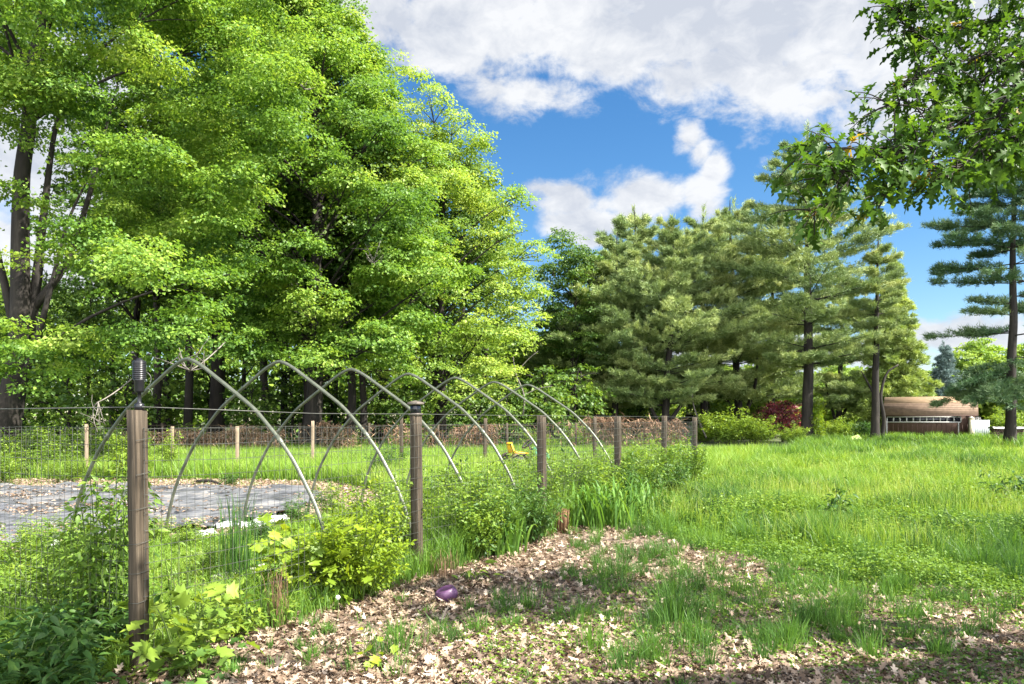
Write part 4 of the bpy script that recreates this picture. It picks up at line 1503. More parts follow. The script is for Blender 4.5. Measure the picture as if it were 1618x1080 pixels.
# ------------------------------------------------------------------ shrubs, weeds and clumps
def make_shrub(name, label, loc, H, spread, nst, lps, L, mat='shrub', seed=1, shape='kite', cat='shrub', group=None, lean=.5, bare=.15, rz=0, sr=.006, stem='stem', wr=.6, tintc=.5, hmin=.35):
    rng = np.random.default_rng(seed)
    t = thing(name, label, cat, loc, rz, group)
    sm, lm = MB(), MB()
    temp = {'maple': leaf_template(MAPLE_HALF, .3, .25), 'weed': leaf_template(WEED_HALF, .35, .4)}.get(shape)
    for s in range(nst):
        a = rng.uniform(0, 6.283)
        rr = spread * math.sqrt(rng.random())
        b = np.array([math.cos(a) * rr * .35, math.sin(a) * rr * .35, 0])
        h = H * rng.uniform(hmin, 1.0) * (1 - .25 * rr / spread)
        e = np.array([math.cos(a) * rr, math.sin(a) * rr, h]) + rng.normal(0, .05 * H, 3) * [1, 1, .3]
        pts = bez(b, b * .4 + e * .4 + [0, 0, h * .25], e, 8)
        tube(sm, pts, np.linspace(sr, sr * .35, 8), 5, cap=False)
        n = lps
        u = bare + (1 - bare) * rng.random(n) ** .8
        P = np.stack([np.interp(u, np.linspace(0, 1, 8), pts[:, i]) for i in range(3)], 1)
        a2 = rng.uniform(0, 6.283, n)
        reach = L * rng.uniform(.2, 2.2, n) * (1.25 - u * .6)
        outd = np.column_stack([np.cos(a2), np.sin(a2), rng.normal(.15, .3, n)])
        P = P + outd * reach[:, None]
        P[:, 2] = np.maximum(P[:, 2], .02)
        D = outd + rng.normal(0, .35, (n, 3)) + [0, 0, -.15]
        N = rng.normal(0, .38, (n, 3)) + [0, 0, 1.0]
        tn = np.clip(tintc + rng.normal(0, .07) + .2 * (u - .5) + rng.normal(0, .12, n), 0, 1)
        Ls = L * rng.uniform(.55, 1.2, n)
        if temp is None:
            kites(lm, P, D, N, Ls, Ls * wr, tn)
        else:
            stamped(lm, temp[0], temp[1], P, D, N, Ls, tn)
    sm.build('stem', M[stem], t)
    lm.build('foliage', M[mat], t)
    return t


def make_blade_clump(name, label, loc, H, spread, n, wd, mat='tuft', seed=1, cat='grass clump', group=None, curl=1.0, tintc=.5, lean=.6):
    rng = np.random.default_rng(seed)
    t = thing(name, label, cat, loc, 0, group)
    mb = MB()
    for i in range(n):
        a = rng.uniform(0, 6.283)
        b = rng.normal(0, spread * .25, 2)
        h = H * rng.uniform(.6, 1.1)
        out = np.array([math.cos(a), math.sin(a), 0]) * h * lean * rng.uniform(.2, 1.1)
        p0 = np.array([b[0], b[1], 0])
        p1 = p0 + out * .35 + [0, 0, h * .95]
        p2 = p0 + out + [0, 0, h * rng.uniform(.55, 1.0) if curl else h]
        pts = bez(p0, p1, p2, 6)
        side = np.array([-math.sin(a), math.cos(a), 0])
        w = wd * np.array([.7, 1, 1, .85, .55, .05]) * rng.uniform(.7, 1.2)
        V = np.concatenate([pts - side * w[:, None] * .5, pts + side * w[:, None] * .5])
        f = np.array([[k, k + 6, k + 7, k + 1] for k in range(5)])
        mb.add(V, [f], np.clip(tintc + rng.normal(0, .12), 0, 1))
    mb.build('blades', M[mat], t)
    return t


def build_plants():
    rng = np.random.default_rng(97)
    # left of the corner post
    make_shrub('weed_plant', 'tall leafy weed climbing the mesh left of the corner post', GX(160, 4.95), 1.50, .33, 16, 115, .068, 'shrub', 901, 'weed', 'weed', bare=.06, sr=.007, tintc=.42, hmin=.5)
    make_shrub('weed_plant', 'second leafy weed on the mesh, shorter and nearer the left edge', GX(105, 5.3), 1.15, .3, 12, 90, .06, 'shrub', 978, 'weed', 'weed', bare=.06, sr=.006, tintc=.5, hmin=.4)
    make_shrub('weed_plant', 'dark leafy bramble spreading in the bottom left corner', GX(10, 4.0), .50, .62, 40, 40, .085, 'dark_weed', 902, 'weed', 'weed', tintc=.45)
    make_shrub('weed_plant', 'dark tangle of weeds around the foot of the corner post', GX(120, 4.75), .50, .5, 30, 40, .075, 'dark_weed', 903, 'weed', 'weed', tintc=.4)
    make_shrub('weed_plant', 'bushy green weed behind the mesh at the left edge', GX(15, 5.9), .72, .65, 26, 70, .06, 'shrub', 904, 'weed', 'weed', tintc=.45)
    make_shrub('maple_sapling', 'young maple with broad yellow green leaves right of the corner post', GX(292, 4.6), .62, .26, 10, 10, .13, 'shrub', 905, 'maple', 'sapling', sr=.005, tintc=.68)
    make_shrub('maple_sapling', 'small maple seedling with broad leaves in front of the corner post', GX(318, 4.35), .24, .22, 6, 7, .10, 'dark_weed', 906, 'maple', 'sapling', sr=.004, tintc=.75)
    make_shrub('maple_sapling', 'maple seedling sprouting from the leaf litter at the bottom', GX(595, 4.55), .30, .10, 3, 5, .075, 'yellow_shrub', 907, 'maple', 'sapling', sr=.003)
    make_shrub('weed_plant', 'thin leafy weed stem between the corner post and the reeds', GX(285, 5.5), .80, .2, 6, 44, .05, 'shrub', 908, 'weed', 'weed', tintc=.5)
    make_shrub('weed_plant', 'low leafy weeds behind the mesh right of the corner post', GX(350, 5.4), .32, .55, 26, 36, .06, 'shrub', 909, 'weed', 'weed', tintc=.6)
    # big yellow green shrub on the fence between the first two posts
    make_shrub('maple_sapling', 'young maple bush with bright layered leaves against the mesh', GX(500, 6.2), .92, .42, 18, 20, .13, 'yellow_shrub', 910, 'maple', 'sapling', sr=.006, tintc=.42)
    make_shrub('weed_shrub', 'bushy yellow green shrub growing through the fence left of the capped post', GX(556, 6.4), 1.10, .58, 46, 105, .046, 'yellow_shrub', 911, 'kite', 'shrub', tintc=.36)
    make_shrub('weed_shrub', 'bright leafy shrub touching the capped post', GX(612, 7.4), 1.10, .42, 30, 95, .046, 'shrub', 912, 'kite', 'shrub', tintc=.62)
    make_shrub('weed_plant', 'dark weed behind wire right of the low edging board', GX(430, 5.9), .55, .25, 10, 44, .045, 'shrub', 913, 'weed', 'weed', tintc=.4)
    # weeds along the fence further on
    p1 = make_shrub('weed_shrub', 'leafy green weed in the tangle along the wire fence', GX(752, 8.2), 1.15, .48, 34, 80, .05, 'shrub', 921, 'kite', 'weed', 'weeds along the wire fence', tintc=.52)
    p2 = make_shrub('weed_shrub', 'leafy green weed in the tangle along the wire fence', GX(775, 8.35), 1.05, .50, 30, 60, .065, 'dark_weed', 922, 'weed', 'weed', 'weeds along the wire fence', tintc=.55)
    p3 = make_shrub('weed_shrub', 'leafy green weed in the tangle along the wire fence', GX(708, 8.7), 1.15, .46, 30, 80, .05, 'shrub', 923, 'kite', 'weed', 'weeds along the wire fence', tintc=.4)
    for i, (px, Y, s) in enumerate([(755, 9.0, 1.1), (800, 9.6, 1.05), (830, 9.2, 1.0), (845, 10.4, 1.15), (890, 10.9, 1.1), (905, 11.8, 1.2), (945, 11.6, 1.1), (960, 12.9, 1.25), (995, 12.4, 1.1), (1010, 13.8, 1.25), (1030, 14.6, 1.2), (1060, 14.0, 1.1),
                                    (1050, 16.2, 1.3), (1085, 15.6, 1.15), (1085, 17.6, 1.3), (640, 8.6, 1.0), (680, 9.6, 1.1), (720, 10.5, 1.1), (800, 11.8, 1.1), (870, 13.5, 1.2)]):
        copy_tree([p1, p3, p2][i % 3], GX(px, Y), rng.uniform(0, 6.28), s)
    # garden interior and left shrubs
    make_shrub('weed_shrub', 'dark dense bush standing inside the hoops', GX(612, 17.5), 1.15, .55, 40, 70, .06, 'dark_weed', 931, 'kite', 'shrub', tintc=.42)
    make_shrub('weed_shrub', 'small round bush at the end of the garden bed', GX(362, 17.0), .45, .3, 16, 40, .05, 'dark_weed', 932, 'kite', 'shrub', tintc=.5)
    make_shrub('weed_shrub', 'bright bush on the back fence behind the corner post', GX(205, 19.0), 1.5, .55, 26, 90, .075, 'shrub', 933, 'kite', 'shrub', tintc=.6)
    make_shrub('weed_shrub', 'leafy vine over the thin back post right of the corner post', GX(268, 20.2), 1.55, .22, 12, 70, .07, 'shrub', 934, 'kite', 'vine', tintc=.7)
    s1 = make_shrub('wood_edge_shrub', 'green shrub at the foot of the wood left of the garden', GX(30, 21), 1.35, 1.0, 34, 80, .085, 'shrub', 935, 'kite', 'shrub', 'shrubs at the foot of the wood', tintc=.5)
    for (px, Y, s) in [(80, 20, .9), (130, 22, 1.1), (-20, 19, .9), (60, 24, 1.2), (170, 24, 1.0), (0, 17.5, .65), (110, 18.2, .55), (230, 24, .9), (180, 27, 1.2), (300, 32, 1.1), (-60, 22, 1.2), (430, 31.5, .9), (560, 31, .85), (650, 31.5, 1.0), (720, 30.8, .75), (850, 31, .95), (910, 31.6, 1.1), (985, 30.8, .8), (1040, 31.5, 1.0)]:
        copy_tree(s1, GX(px, Y), rng.uniform(0, 6.28), s)
    for (px, Y, s) in [(60, 8.2, .55), (130, 8.4, .5), (215, 8.8, .5), (255, 9.0, .42), (300, 8.6, .45), (410, 9.2, .45), (470, 10.6, .55), (520, 11.6, .6), (340, 7.4, .4), (100, 7.2, .5), (30, 7.4, .55)]:
        copy_tree([p1, p3, p2][int(px) % 3], GX(px, Y), rng.uniform(0, 6.28), s, 'low green weed growing at the edge of the bare garden bed', 'weeds at the edge of the garden bed')
    # right background
    y1 = make_shrub('yellow_bush', 'large yellow green bush in front of the pines', GX(1150, 46), 2.7, 1.7, 50, 110, .16, 'shrub', 941, 'kite', 'shrub', tintc=.66, stem='twig')
    copy_tree(y1, GX(1200, 46.5), 1.0, .8, 'lower yellow green bush below the red tree')
    copy_tree(y1, GX(1255, 45.5), 2.0, .55, 'low green bush against the trunk of the tallest pine')
    copy_tree(y1, GX(1602, 62), 3.0, 1.15, 'yellow green bush behind the covered wood pile')
    copy_tree(y1, GX(1110, 50), 4.0, .6, 'small green bush under the forked pine')
    make_maple('red_maple', 'small round dark red Japanese style maple under the pines', GX(1236, 51), 2.75, ((0, 0, 1.65), (1.35, 1.2, 1.1)), 26, .06, ns=16, nl=30, L=.13, rb=(.45, .65), mat='red_leaf', seed=951, low=-.8)
    e = make_shrub('evergreen_bush', 'dark rounded evergreen bush left of the crooked pine', GX(1362, 49), 1.7, .75, 40, 90, .11, 'dark_weed', 952, 'kite', 'shrub', tintc=.25, stem='twig')
    copy_tree(y1, GX(1330, 53), 5.0, .75, 'sunlit bush between the tallest pine and the crooked pine')
    make_shrub('ivy_vine', 'bright green ivy hanging down the right side of the tall pine trunk', GX(1294, 47.4), 3.9, .35, 18, 90, .12, 'yellow_shrub', 953, 'kite', 'vine', tintc=.3, bare=.05)
    # blade clumps
    make_blade_clump('daylily_clump', 'arching strap leaved clump at the fence foot near the cut stub', GX(798, 8.4), .60, .38, 90, .026, 'tuft', 961, tintc=.55)
    make_blade_clump('daylily_clump', 'wide strap leaved clump right of the cut stub', GX(950, 10.6), .72, .9, 190, .032, 'tuft', 962, tintc=.5)
    make_blade_clump('daylily_clump', 'strap leaved clump beyond, against the fourth post', GX(1005, 11.6), .66, .8, 150, .03, 'tuft', 963, tintc=.45)
    make_blade_clump('reed_clump', 'upright dark green reeds behind the mesh by the white plastic', GX(378, 7.0), .80, .40, 130, .007, 'tuft', 964, tintc=.12, lean=.22, curl=0)
    make_blade_clump('weed_tuft', 'short dead grass tuft at the base of the mesh', GX(436, 5.5), .55, .15, 60, .004, 'dead_vine', 965, tintc=.35, lean=.2)
    make_blade_clump('weed_tuft', 'dry brown grass tuft beside the capped post', GX(705, 7.2), .30, .3, 70, .005, 'dead_vine', 966, tintc=.45, lean=.5)
    # tall weeds in the meadow
    make_shrub('weed_plant', 'tall dark weed standing alone in the bright meadow', GX(1328, 10.2), .85, .14, 6, 24, .10, 'dark_weed', 971, 'weed', 'weed', tintc=.5, sr=.006)
    make_shrub('weed_plant', 'dark leafy weed in the meadow at the right edge', GX(1590, 13.0), .85, .5, 12, 24, .12, 'dark_weed', 972, 'weed', 'weed', tintc=.45, sr=.006)
    make_shrub('weed_plant', 'small dark weed in the meadow near the path', GX(1440, 10.5), .30, .2, 7, 14, .07, 'dark_weed', 973, 'weed', 'weed', tintc=.45)
    make_shrub('weed_plant', 'broad leaved weed at the fence foot right of the purple ball', GX(745, 7.0), .22, .16, 5, 4, .11, 'shrub', 974, 'weed', 'weed', tintc=.6)
    # dried stub of cut stems
    rng2 = np.random.default_rng(5)
    mb = MB()
    for k in range(240):
        a, r = rng2.uniform(0, 6.283), .105 * math.sqrt(rng2.random())
        p = np.array([math.cos(a) * r, math.sin(a) * r, 0])
        h = .34 * rng2.uniform(.82, 1.03)
        tube(mb, [p * .85, p * 1.02 + [rng2.normal(0, .004), rng2.normal(0, .004), h * .5], p * 1.12 + [rng2.normal(0, .008), rng2.normal(0, .008), h]], .0052, 5, tint=float(np.clip(rng2.normal(.5, .2), 0, 1)))
    o = mb.build('cut_stub', M['stub'])
    o.location = tuple(GX(885, 10.0))
    tag(o, 'short brown stub of dried cut stems beside the third post', 'plant stub')
    # dandelion clock
    d = thing('dandelion', 'white dandelion clock on a thin stalk at the edge of the litter', 'flower', GX(532, 5.65))
    mb = MB()
    tube(mb, bez((0, 0, 0), (.02, 0, .1), (.01, 0, .2), 6), .0025, 5)
    mb.build('stalk', M['stem'], d)
    mb = MB()
    n = 160
    D = rdir(rng2, n)
    kites(mb, np.tile([.01, 0, .2], (n, 1)), D, rdir(rng2, n), .019, .006, .5)
    mb.build('seed_head', M['dandelion'], d)


build_plants()


# ------------------------------------------------------------------ small objects
def build_post_light():
    p = FP[0]
    t = thing('post_lantern', 'black ribbed lantern on a thin stem on top of the corner post', 'lantern', p + [0, 0, 1.605], math.radians(20))
    t.scale = (.82, .82, .74)
    mb = MB()
    lathe(mb, [(0, 0), (.034, 0), (.034, .052), (.018, .06), (.014, .07), (.014, .145), (0.02, .15), (0, .15)], 16)
    mb.build('stem', M['black_plastic'], t)
    mb = MB()
    lathe(mb, [(0, .148), (.030, .148), (.034, .16), (.036, .245), (.046, .262), (0, .262)], 20)
    mb.build('neck', M['black_plastic'], t, False)
    mb = MB()
    pr = [(0, .262)]
    z = .262
    while z < .395:
        pr += [(.046, z), (.049, z + .004), (.049, z + .010), (.045, z + .013)]
        z += .0155
    pr += [(.047, z), (.044, z + .008), (.02, z + .018), (.018, z + .030), (0, z + .034)]
    lathe(mb, pr, 22)
    mb.build('ribbed_head', M['black_plastic'], t, True)
    mb = MB()
    tube(mb, spline([(.03, -.02, .16), (.075, -.03, .22), (.08, -.03, .28), (.05, -.02, .32)], 10), .0028, 5)
    tube(mb, spline([(.05, -.02, .19), (.085, -.03, .16), (.09, -.03, .12)], 8), .0028, 5)
    mb.build('wire', M['wire'], t)
    mb = MB()
    for s in (-1, 1):
        c = np.array([s * .055 + .01, -.01, .472 - s * .004])
        lathe(mb, [(.0001, -.012), (.009, -.008), (.012, 0), (.009, .008), (.0001, .012)], 10, c)
        tube(mb, [c, (0, 0, .42)], .0016, 4)
    mb.build('finial', M['black_plastic'], t)


def build_ball():
    n, m = 48, 32
    V = []
    for i in range(m + 1):
        th = math.pi * i / m
        for j in range(n):
            ph = 2 * math.pi * j / n
            d = np.array([math.sin(th) * math.cos(ph), math.sin(th) * math.sin(ph), math.cos(th)])
            r = .098
            p = d * r * [1.0, .95, .86]
            # the caved-in side faces up, left and towards the path
            ax = norm(np.array([-.38, -.12, .92]))
            along = norm(np.cross(ax, [0.75, -.35, .35]))
            k = float(np.dot(d, ax))
            s = float(np.dot(d, along))
            if k > .45:
                f = (k - .45) / .55
                p = p - ax * r * (.55 * f ** .8) * (1 - .45 * abs(s))
                p = p + np.array([0, 0, 1]) * r * .10 * math.exp(-((k - .62) / .12) ** 2)
            V.append(p)
    F = [[i * n + j, i * n + (j + 1) % n, (i + 1) * n + (j + 1) % n, (i + 1) * n + j] for i in range(m) for j in range(n)]
    mb = MB().add(np.array(V), [np.array(F)[:, ::-1]])
    o = mb.build('ball', M['purple'], smooth=True)
    o.location = tuple(G(705, 952) + [0, 0, .076])
    tag(o, 'deflated purple ball with a caved in top lying in the dry leaves', 'ball')


def crumpled(name, label, a, b, w, h, seed, mat='white_plastic', cat='plastic sheet'):
    """a loose strip of plastic film, rumpled along its length"""
    rng = np.random.default_rng(seed)
    a, b = np.asarray(a), np.asarray(b)
    nx, ny = 40, 12
    h *= .6
    u, v = np.meshgrid(np.linspace(0, 1, nx), np.linspace(-1, 1, ny), indexing='ij')
    d = norm(b - a)
    sd = np.array([-d[1], d[0], 0])
    wob = (fbm(u * 5, v * 0 + seed, seed) - .5) * w * 1.2
    ww = w * (.5 + fbm(u * 6 + 3, v * 0, seed + 2)) * np.minimum(1, np.minimum(u, 1 - u) * 8 + .15)
    zz = h * (1 - v ** 2) * (.4 + fbm(u * 9, v * 2 + 5, seed + 3)) + .25 * h * np.abs(fbm(u * 22, v * 4, seed + 4) - .5) * 2 + .035
    V = a + (b - a) * u[..., None] + sd * (wob + v * ww)[..., None]
    V[..., 2] = zz
    idx = np.arange(nx * ny).reshape(nx, ny)
    q = np.stack([idx[:-1, :-1], idx[1:, :-1], idx[1:, 1:], idx[:-1, 1:]], -1).reshape(-1, 4)
    o = MB().add(V.reshape(-1, 3), [q]).build(name, M[mat], smooth=True)
    tag(o, label, cat)


def build_garden_bits():
    crumpled('plastic_film', 'white plastic film bunched at the fabric edge near the left arch foot', G(35, 878), G(85, 866), .16, .13, 3)
    crumpled('plastic_film', 'long white plastic roll along the fabric edge right of the reeds', G(385, 838), G(452, 822), .14, .13, 5)
    crumpled('plastic_film', 'white plastic scrap between the corner post and the reeds', G(303, 852), G(340, 845), .10, .09, 7)
    crumpled('plastic_film', 'pale plastic fold behind the reeds', G(340, 838), G(380, 830), .12, .10, 9)
    crumpled('fabric_scrap', 'black crumpled fabric scrap beside the white plastic', G(296, 848), G(312, 845), .08, .10, 11, 'black_plastic', 'fabric scrap')
    for (p, q, lab) in [((285, 892), (432, 868), 'long grey edging board on the garden ground behind the reeds'), ((336, 926), (420, 905), 'short grey edging board lying nearest the mesh')]:
        a, b = G(*p), G(*q)
        mb = MB()
        L = np.linalg.norm(b - a)
        box(mb, (0, 0, .05), (L, .045, .10), bev=.006)
        o = mb.build('edging_board', M['board'])
        o.location = tuple((a + b) / 2 + [0, 0, 0.0])
        o.rotation_euler = (0, 0, math.atan2(b[1] - a[1], b[0] - a[0]))
        tag(o, lab, 'board')
    mb = MB()
    rng = np.random.default_rng(3)
    p, q = G(312, 764), G(348, 768)
    tube(mb, spline([p + [0, 0, .05], (p + q) / 2 + [0, .1, .09], q + [0, 0, .05]], 10), np.linspace(.05, .025, 10), 7)
    tag(mb.build('fallen_branch', M['bark']), 'short dark branch lying at the far edge of the garden bed', 'branch')


def wheel(parent, loc, r, w):
    mb = MB()
    pr = [(r * .55, -w / 2), (r * .9, -w / 2), (r, -w * .3), (r, w * .3), (r * .9, w / 2), (r * .55, w / 2)]
    lathe(mb, pr, 20)
    o = mb.build('wheel', M['rubber'], parent, True)
    o.location = loc
    o.rotation_euler = (math.pi / 2, 0, 0)
    mb = MB()
    lathe(mb, [(0.0, -w * .3), (r * .2, -w * .35), (r * .55, -w * .2), (r * .55, w * .2), (r * .2, w * .35), (0, w * .3)], 16)
    mb.build('rim', M['yellow_seat'], o)


def build_tractor():
    t = thing('ride_on_tractor', 'small green ride-on tractor with a yellow seat in the tall grass', 'tractor', GX(819, 20.0), .40)
    t.scale = (.98, 1.05, 1.12)
    mb = MB()
    # seat: pan and curved high back
    V, F = [], []
    prof = [(-.16, .56), (-.02, .56), (.10, .555), (.22, .545)]
    back = [(-.30, .84), (-.29, .76), (-.25, .66), (-.20, .585)]
    line = back + prof
    for i, (x, z) in enumerate(line):
        for yy in (-.21, -.12, 0, .12, .21):
            curve = .05 * (yy / .21) ** 2
            hw = (.72 + .28 * min(1, i / 2)) if i < 2 else 1
            V.append((x + (curve if i < 4 else 0), yy * hw, z + (curve if i >= 4 else 0)))
    n = len(line)
    V = np.array(V)
    V2 = V + np.array([-.03, 0, -.03])
    F = [[i * 5 + j, (i + 1) * 5 + j, (i + 1) * 5 + j + 1, i * 5 + j + 1] for i in range(n - 1) for j in range(4)]
    Fb = [[a + n * 5 for a in f[::-1]] for f in F]
    rim = [i * 5 for i in range(n)] + [(n - 1) * 5 + j for j in range(1, 5)] + [i * 5 + 4 for i in range(n - 2, -1, -1)] + [j for j in range(3, 0, -1)]
    Fr = [[rim[i], rim[(i + 1) % len(rim)], rim[(i + 1) % len(rim)] + n * 5, rim[i] + n * 5] for i in range(len(rim))]
    mb.add(np.vstack([V, V2]), [np.array(F + Fb + Fr)])
    mb.build('seat', M['yellow_seat'], t, True)
    mb = MB()
    box(mb, (.02, 0, .43), (.62, .30, .10), bev=.02)
    box(mb, (.30, 0, .33), (.95, .22, .10), bev=.02)
    box(mb, (-.05, 0, .50), (.10, .16, .08))
    mb.build('chassis', M['tractor_dark'], t)
    for s in (-1, 1):
        mb = MB()
        pts = [(-.42, .34), (-.36, .50), (-.20, .58), (.0, .56), (.10, .44)]
        for k in range(4):
            (x0, z0), (x1, z1) = pts[k], pts[k + 1]
            V = np.array([(x0, s * .24, z0), (x1, s * .24, z1), (x1, s * .42, z1), (x0, s * .42, z0)])
            mb.add(np.vstack([V, V - [0, 0, .02]]), [np.array([[0, 1, 2, 3], [7, 6, 5, 4], [0, 4, 5, 1], [1, 5, 6, 2], [2, 6, 7, 3], [3, 7, 4, 0]])])
        mb.build('fender', M['tractor_dark'], t)
    # hood, sloping forward, with rounded edges
    sec = []
    for x, w, z0, z1 in ((.42, .15, .52, .72), (.55, .16, .46, .71), (.72, .15, .40, .65), (.86, .13, .37, .57), (.90, .10, .38, .50)):
        sec.append([(x, -w, z0), (x, -w, z1 - .06), (x, -w * .7, z1 - .01), (x, 0, z1), (x, w * .7, z1 - .01), (x, w, z1 - .06), (x, w, z0)])
    V = np.array(sec).reshape(-1, 3)
    F = [[i * 7 + j, i * 7 + j + 1, (i + 1) * 7 + j + 1, (i + 1) * 7 + j] for i in range(4) for j in range(6)]
    mb = MB().add(V, [np.array(F), np.array([[28, 29, 30, 31, 32, 33, 34], [6, 5, 4, 3, 2, 1, 0]])])
    mb.build('hood', M['tractor_green'], t)
    mb = MB()
    tube(mb, spline([(.40, 0, .40), (.38, 0, .60), (.30, 0, .76)], 8), .03, 8)
    mb.build('steering_column', M['tractor_dark'], t)
    mb = MB()
    a = np.linspace(0, 2 * math.pi, 25)
    c = np.array([.28, 0, .79])
    e1, e2 = np.array([0, 1, 0]), norm(np.array([.75, 0, .55]))
    tube(mb, c + .16 * (np.cos(a)[:, None] * e1 + np.sin(a)[:, None] * e2), .022, 6, cap=False)
    for q in (0, 2.1, 4.2):
        tube(mb, [c - [0, 0, .02], c + .15 * (math.cos(q) * e1 + math.sin(q) * e2)], .010, 5)
    mb.build('steering_wheel', M['rubber'], t)
    for s in (-1, 1):
        wheel(t, (-.18, s * .33, .26), .26, .16)
        wheel(t, (.80, s * .28, .18), .18, .12)


build_post_light()
build_ball()
build_garden_bits()
build_tractor()


# ------------------------------------------------------------------ shed, house and yard at the back right
def build_shed():
    Y = 56.0
    x0, x1 = GX(1404, Y)[0], GX(1534, Y)[0]
    zz = lambda py: W(0, py, Y)[2]
    w = x1 - x0
    t = thing('garden_shed', 'brown shed with tan two pitch roof and a strip of white framed panes', 'shed', ((x0 + x1) / 2, Y, 0), -.50)
    hw = w / 2
    eave, brk, ridge = zz(655), zz(637), zz(626.5)
    dpt = 3.0
    mb = MB()
    gx = hw - .18
    prof = [(0, 0), (0, eave), (.32, brk - .06), (1.5, ridge - .08), (2.68, brk - .06), (dpt, eave), (dpt, 0)]
    V = np.array([(sx * gx, y, z) for sx in (-1, 1) for (y, z) in prof])
    n = len(prof)
    mb.add(V, [np.array([[i, i + n, (i + 1) % n + n, (i + 1) % n] for i in range(n)]), np.array([list(range(n)), list(range(2 * n - 1, n - 1, -1))])])
    # vertical grooves of the siding as slightly proud battens
    for k in range(18):
        box(mb, (-gx + (k + .5) * 2 * gx / 18, -.012, zz(668) / 2), (.03, .024, zz(668) - .02))
    mb.build('wall', M['shed_wall'], t)

    def slab(y0, z0, y1, z1, name, mat, par):
        d = np.array([0, y1 - y0, z1 - z0])
        nn = norm(np.array([0, -d[2], d[1]]))
        m = MB()
        q = [(-hw, y0, z0), (hw, y0, z0), (hw, y1, z1), (-hw, y1, z1)]
        V = np.array(q + [tuple(np.array(p) + nn * .05) for p in q])
        m.add(V, [np.array([[3, 2, 1, 0], [4, 5, 6, 7], [0, 1, 5, 4], [1, 2, 6, 5], [2, 3, 7, 6], [3, 0, 4, 7]])])
        # courses of shingles
        L = np.linalg.norm(d)
        for c in np.arange(.16, L, .16):
            p = np.array([0, y0, z0]) + d / L * c + nn * .053
            box(m, p, (2 * hw, .02, .008))
        return m.build(name, M[mat], par)
    r = slab(-.25, eave - .02, .32, brk, 'roof', 'shed_roof', t)
    slab(.325, brk + .005, 1.5, ridge, 'upper_slope', 'shed_top', r)
    slab(2.675, brk, 1.505, ridge + .001, 'back_slope', 'shed_roof', r)
    mb = MB()
    box(mb, (0, -.235, eave - .06), (2 * hw, .05, .11))
    mb.build('shadow_fascia', M['shed_wall'], t)  # dark wall brown stands in for the shadow under the eave
    # strip of panes
    fz0, fz1 = zz(667.5), zz(657.5)
    f = MB()
    a0, a1 = -gx + .05, gx - .9
    box(f, ((a0 + a1) / 2, -.05, fz1 - .04), (a1 - a0, .06, .09))
    box(f, ((a0 + a1) / 2, -.05, fz0 + .04), (a1 - a0, .06, .09))
    npan = 11
    for k in range(npan + 1):
        box(f, (a0 + (a1 - a0) * k / npan, -.052, (fz0 + fz1) / 2), (.085, .06, fz1 - fz0 - .17))
    fr = f.build('window_strip', M['white_paint'], t)
    g = MB()
    box(g, ((a0 + a1) / 2, -.02, (fz0 + fz1) / 2), (a1 - a0, .03, fz1 - fz0 - .1))
    g.build('glass', M['dark_glass'], fr)
    mb = MB()
    box(mb, (gx - 1.05, -.05, fz0 / 2), (.07, .07, fz0))
    box(mb, (-gx + .03, -.06, fz0 / 2 + .1), (.09, .07, fz0 + .2))
    mb.build('corner_trim', M['white_paint'], t)
    # tarp hung beside the shed
    rng = np.random.default_rng(4)
    n = 26
    xs = np.linspace(GX(1509, Y)[0], GX(1529, Y)[0], n)
    V = []
    for x, k in zip(xs, range(n)):
        yb = Y - 1.7 + .14 * math.sin(k * 1.7)
        V += [(x - (xs.mean() - x) * -.25, yb + .1, zz(659) + .03 * math.sin(k)), (x, yb, .9), (x + .03 * math.sin(k * 2.1), yb - .1, 0.0)]
    V = np.array(V)
    V2 = V + [0, .02, 0]
    F = [[i * 3 + j, (i + 1) * 3 + j, (i + 1) * 3 + j + 1, i * 3 + j + 1] for i in range(n - 1) for j in range(2)]
    mb = MB().add(np.vstack([V, V2]), [np.array(F), np.array([[a + len(V) for a in f[::-1]] for f in F])])
    tag(mb.build('tarp', M['tarp'], smooth=True), 'grey and white folded tarp hanging at the right end of the shed', 'tarp')
    # vinyl fence
    ft = thing('vinyl_fence', 'pale vinyl fence panel with a cream capped post beside the shed', 'fence', GX(1535, Y - 2.4))
    mb = MB()
    ph = W(0, 661, Y - 2.4)[2]
    box(mb, (0, 0, ph / 2), (.24, .24, ph))
    po = mb.build('post', M['cream_paint'], ft)
    mb = MB()
    mb.add(np.array([(-.16, -.16, ph), (.16, -.16, ph), (.16, .16, ph), (-.16, .16, ph), (0, 0, ph + .18)]), [np.array([[0, 1, 4], [1, 2, 4], [2, 3, 4], [3, 0, 4]]), np.array([[3, 2, 1, 0]])])
    mb.build('cap', M['cream_paint'], po)
    mb = MB()
    for k in range(9):
        box(mb, (.22 + k * .165, .10 + k * .05, (ph - .1) / 2), (.16, .03, ph - .1 - .02 * (k % 2)), tint=.5)
    mb.build('panel', M['fence_white'], ft)
    # covered wood pile
    wt = thing('wood_pile', 'dark stacked firewood under a grey cover at the right edge', 'wood pile', GX(1590, 52))
    mb = MB()
    for r_ in range(7):
        for k in range(15):
            c = (-.95 + k * .135 + (.06 if r_ % 2 else 0), rng.normal(0, .03), .07 + r_ * .125)
            a = np.linspace(0, 6.283, 8)[:-1]
            rr = .062 * rng.uniform(.8, 1.05, 7)
            V = np.array([(c[0] + rr[i] * math.cos(a[i]), c[1] + s * .25, c[2] + rr[i] * math.sin(a[i])) for s in (-1, 1) for i in range(7)])
            mb.add(V, [np.array([[i, (i + 1) % 7, (i + 1) % 7 + 7, i + 7] for i in range(7)]), np.array([list(range(6, -1, -1)), list(range(7, 14))])])
    mb.build('firewood', M['log'], wt)
    mb = MB()
    nx, ny = 20, 6
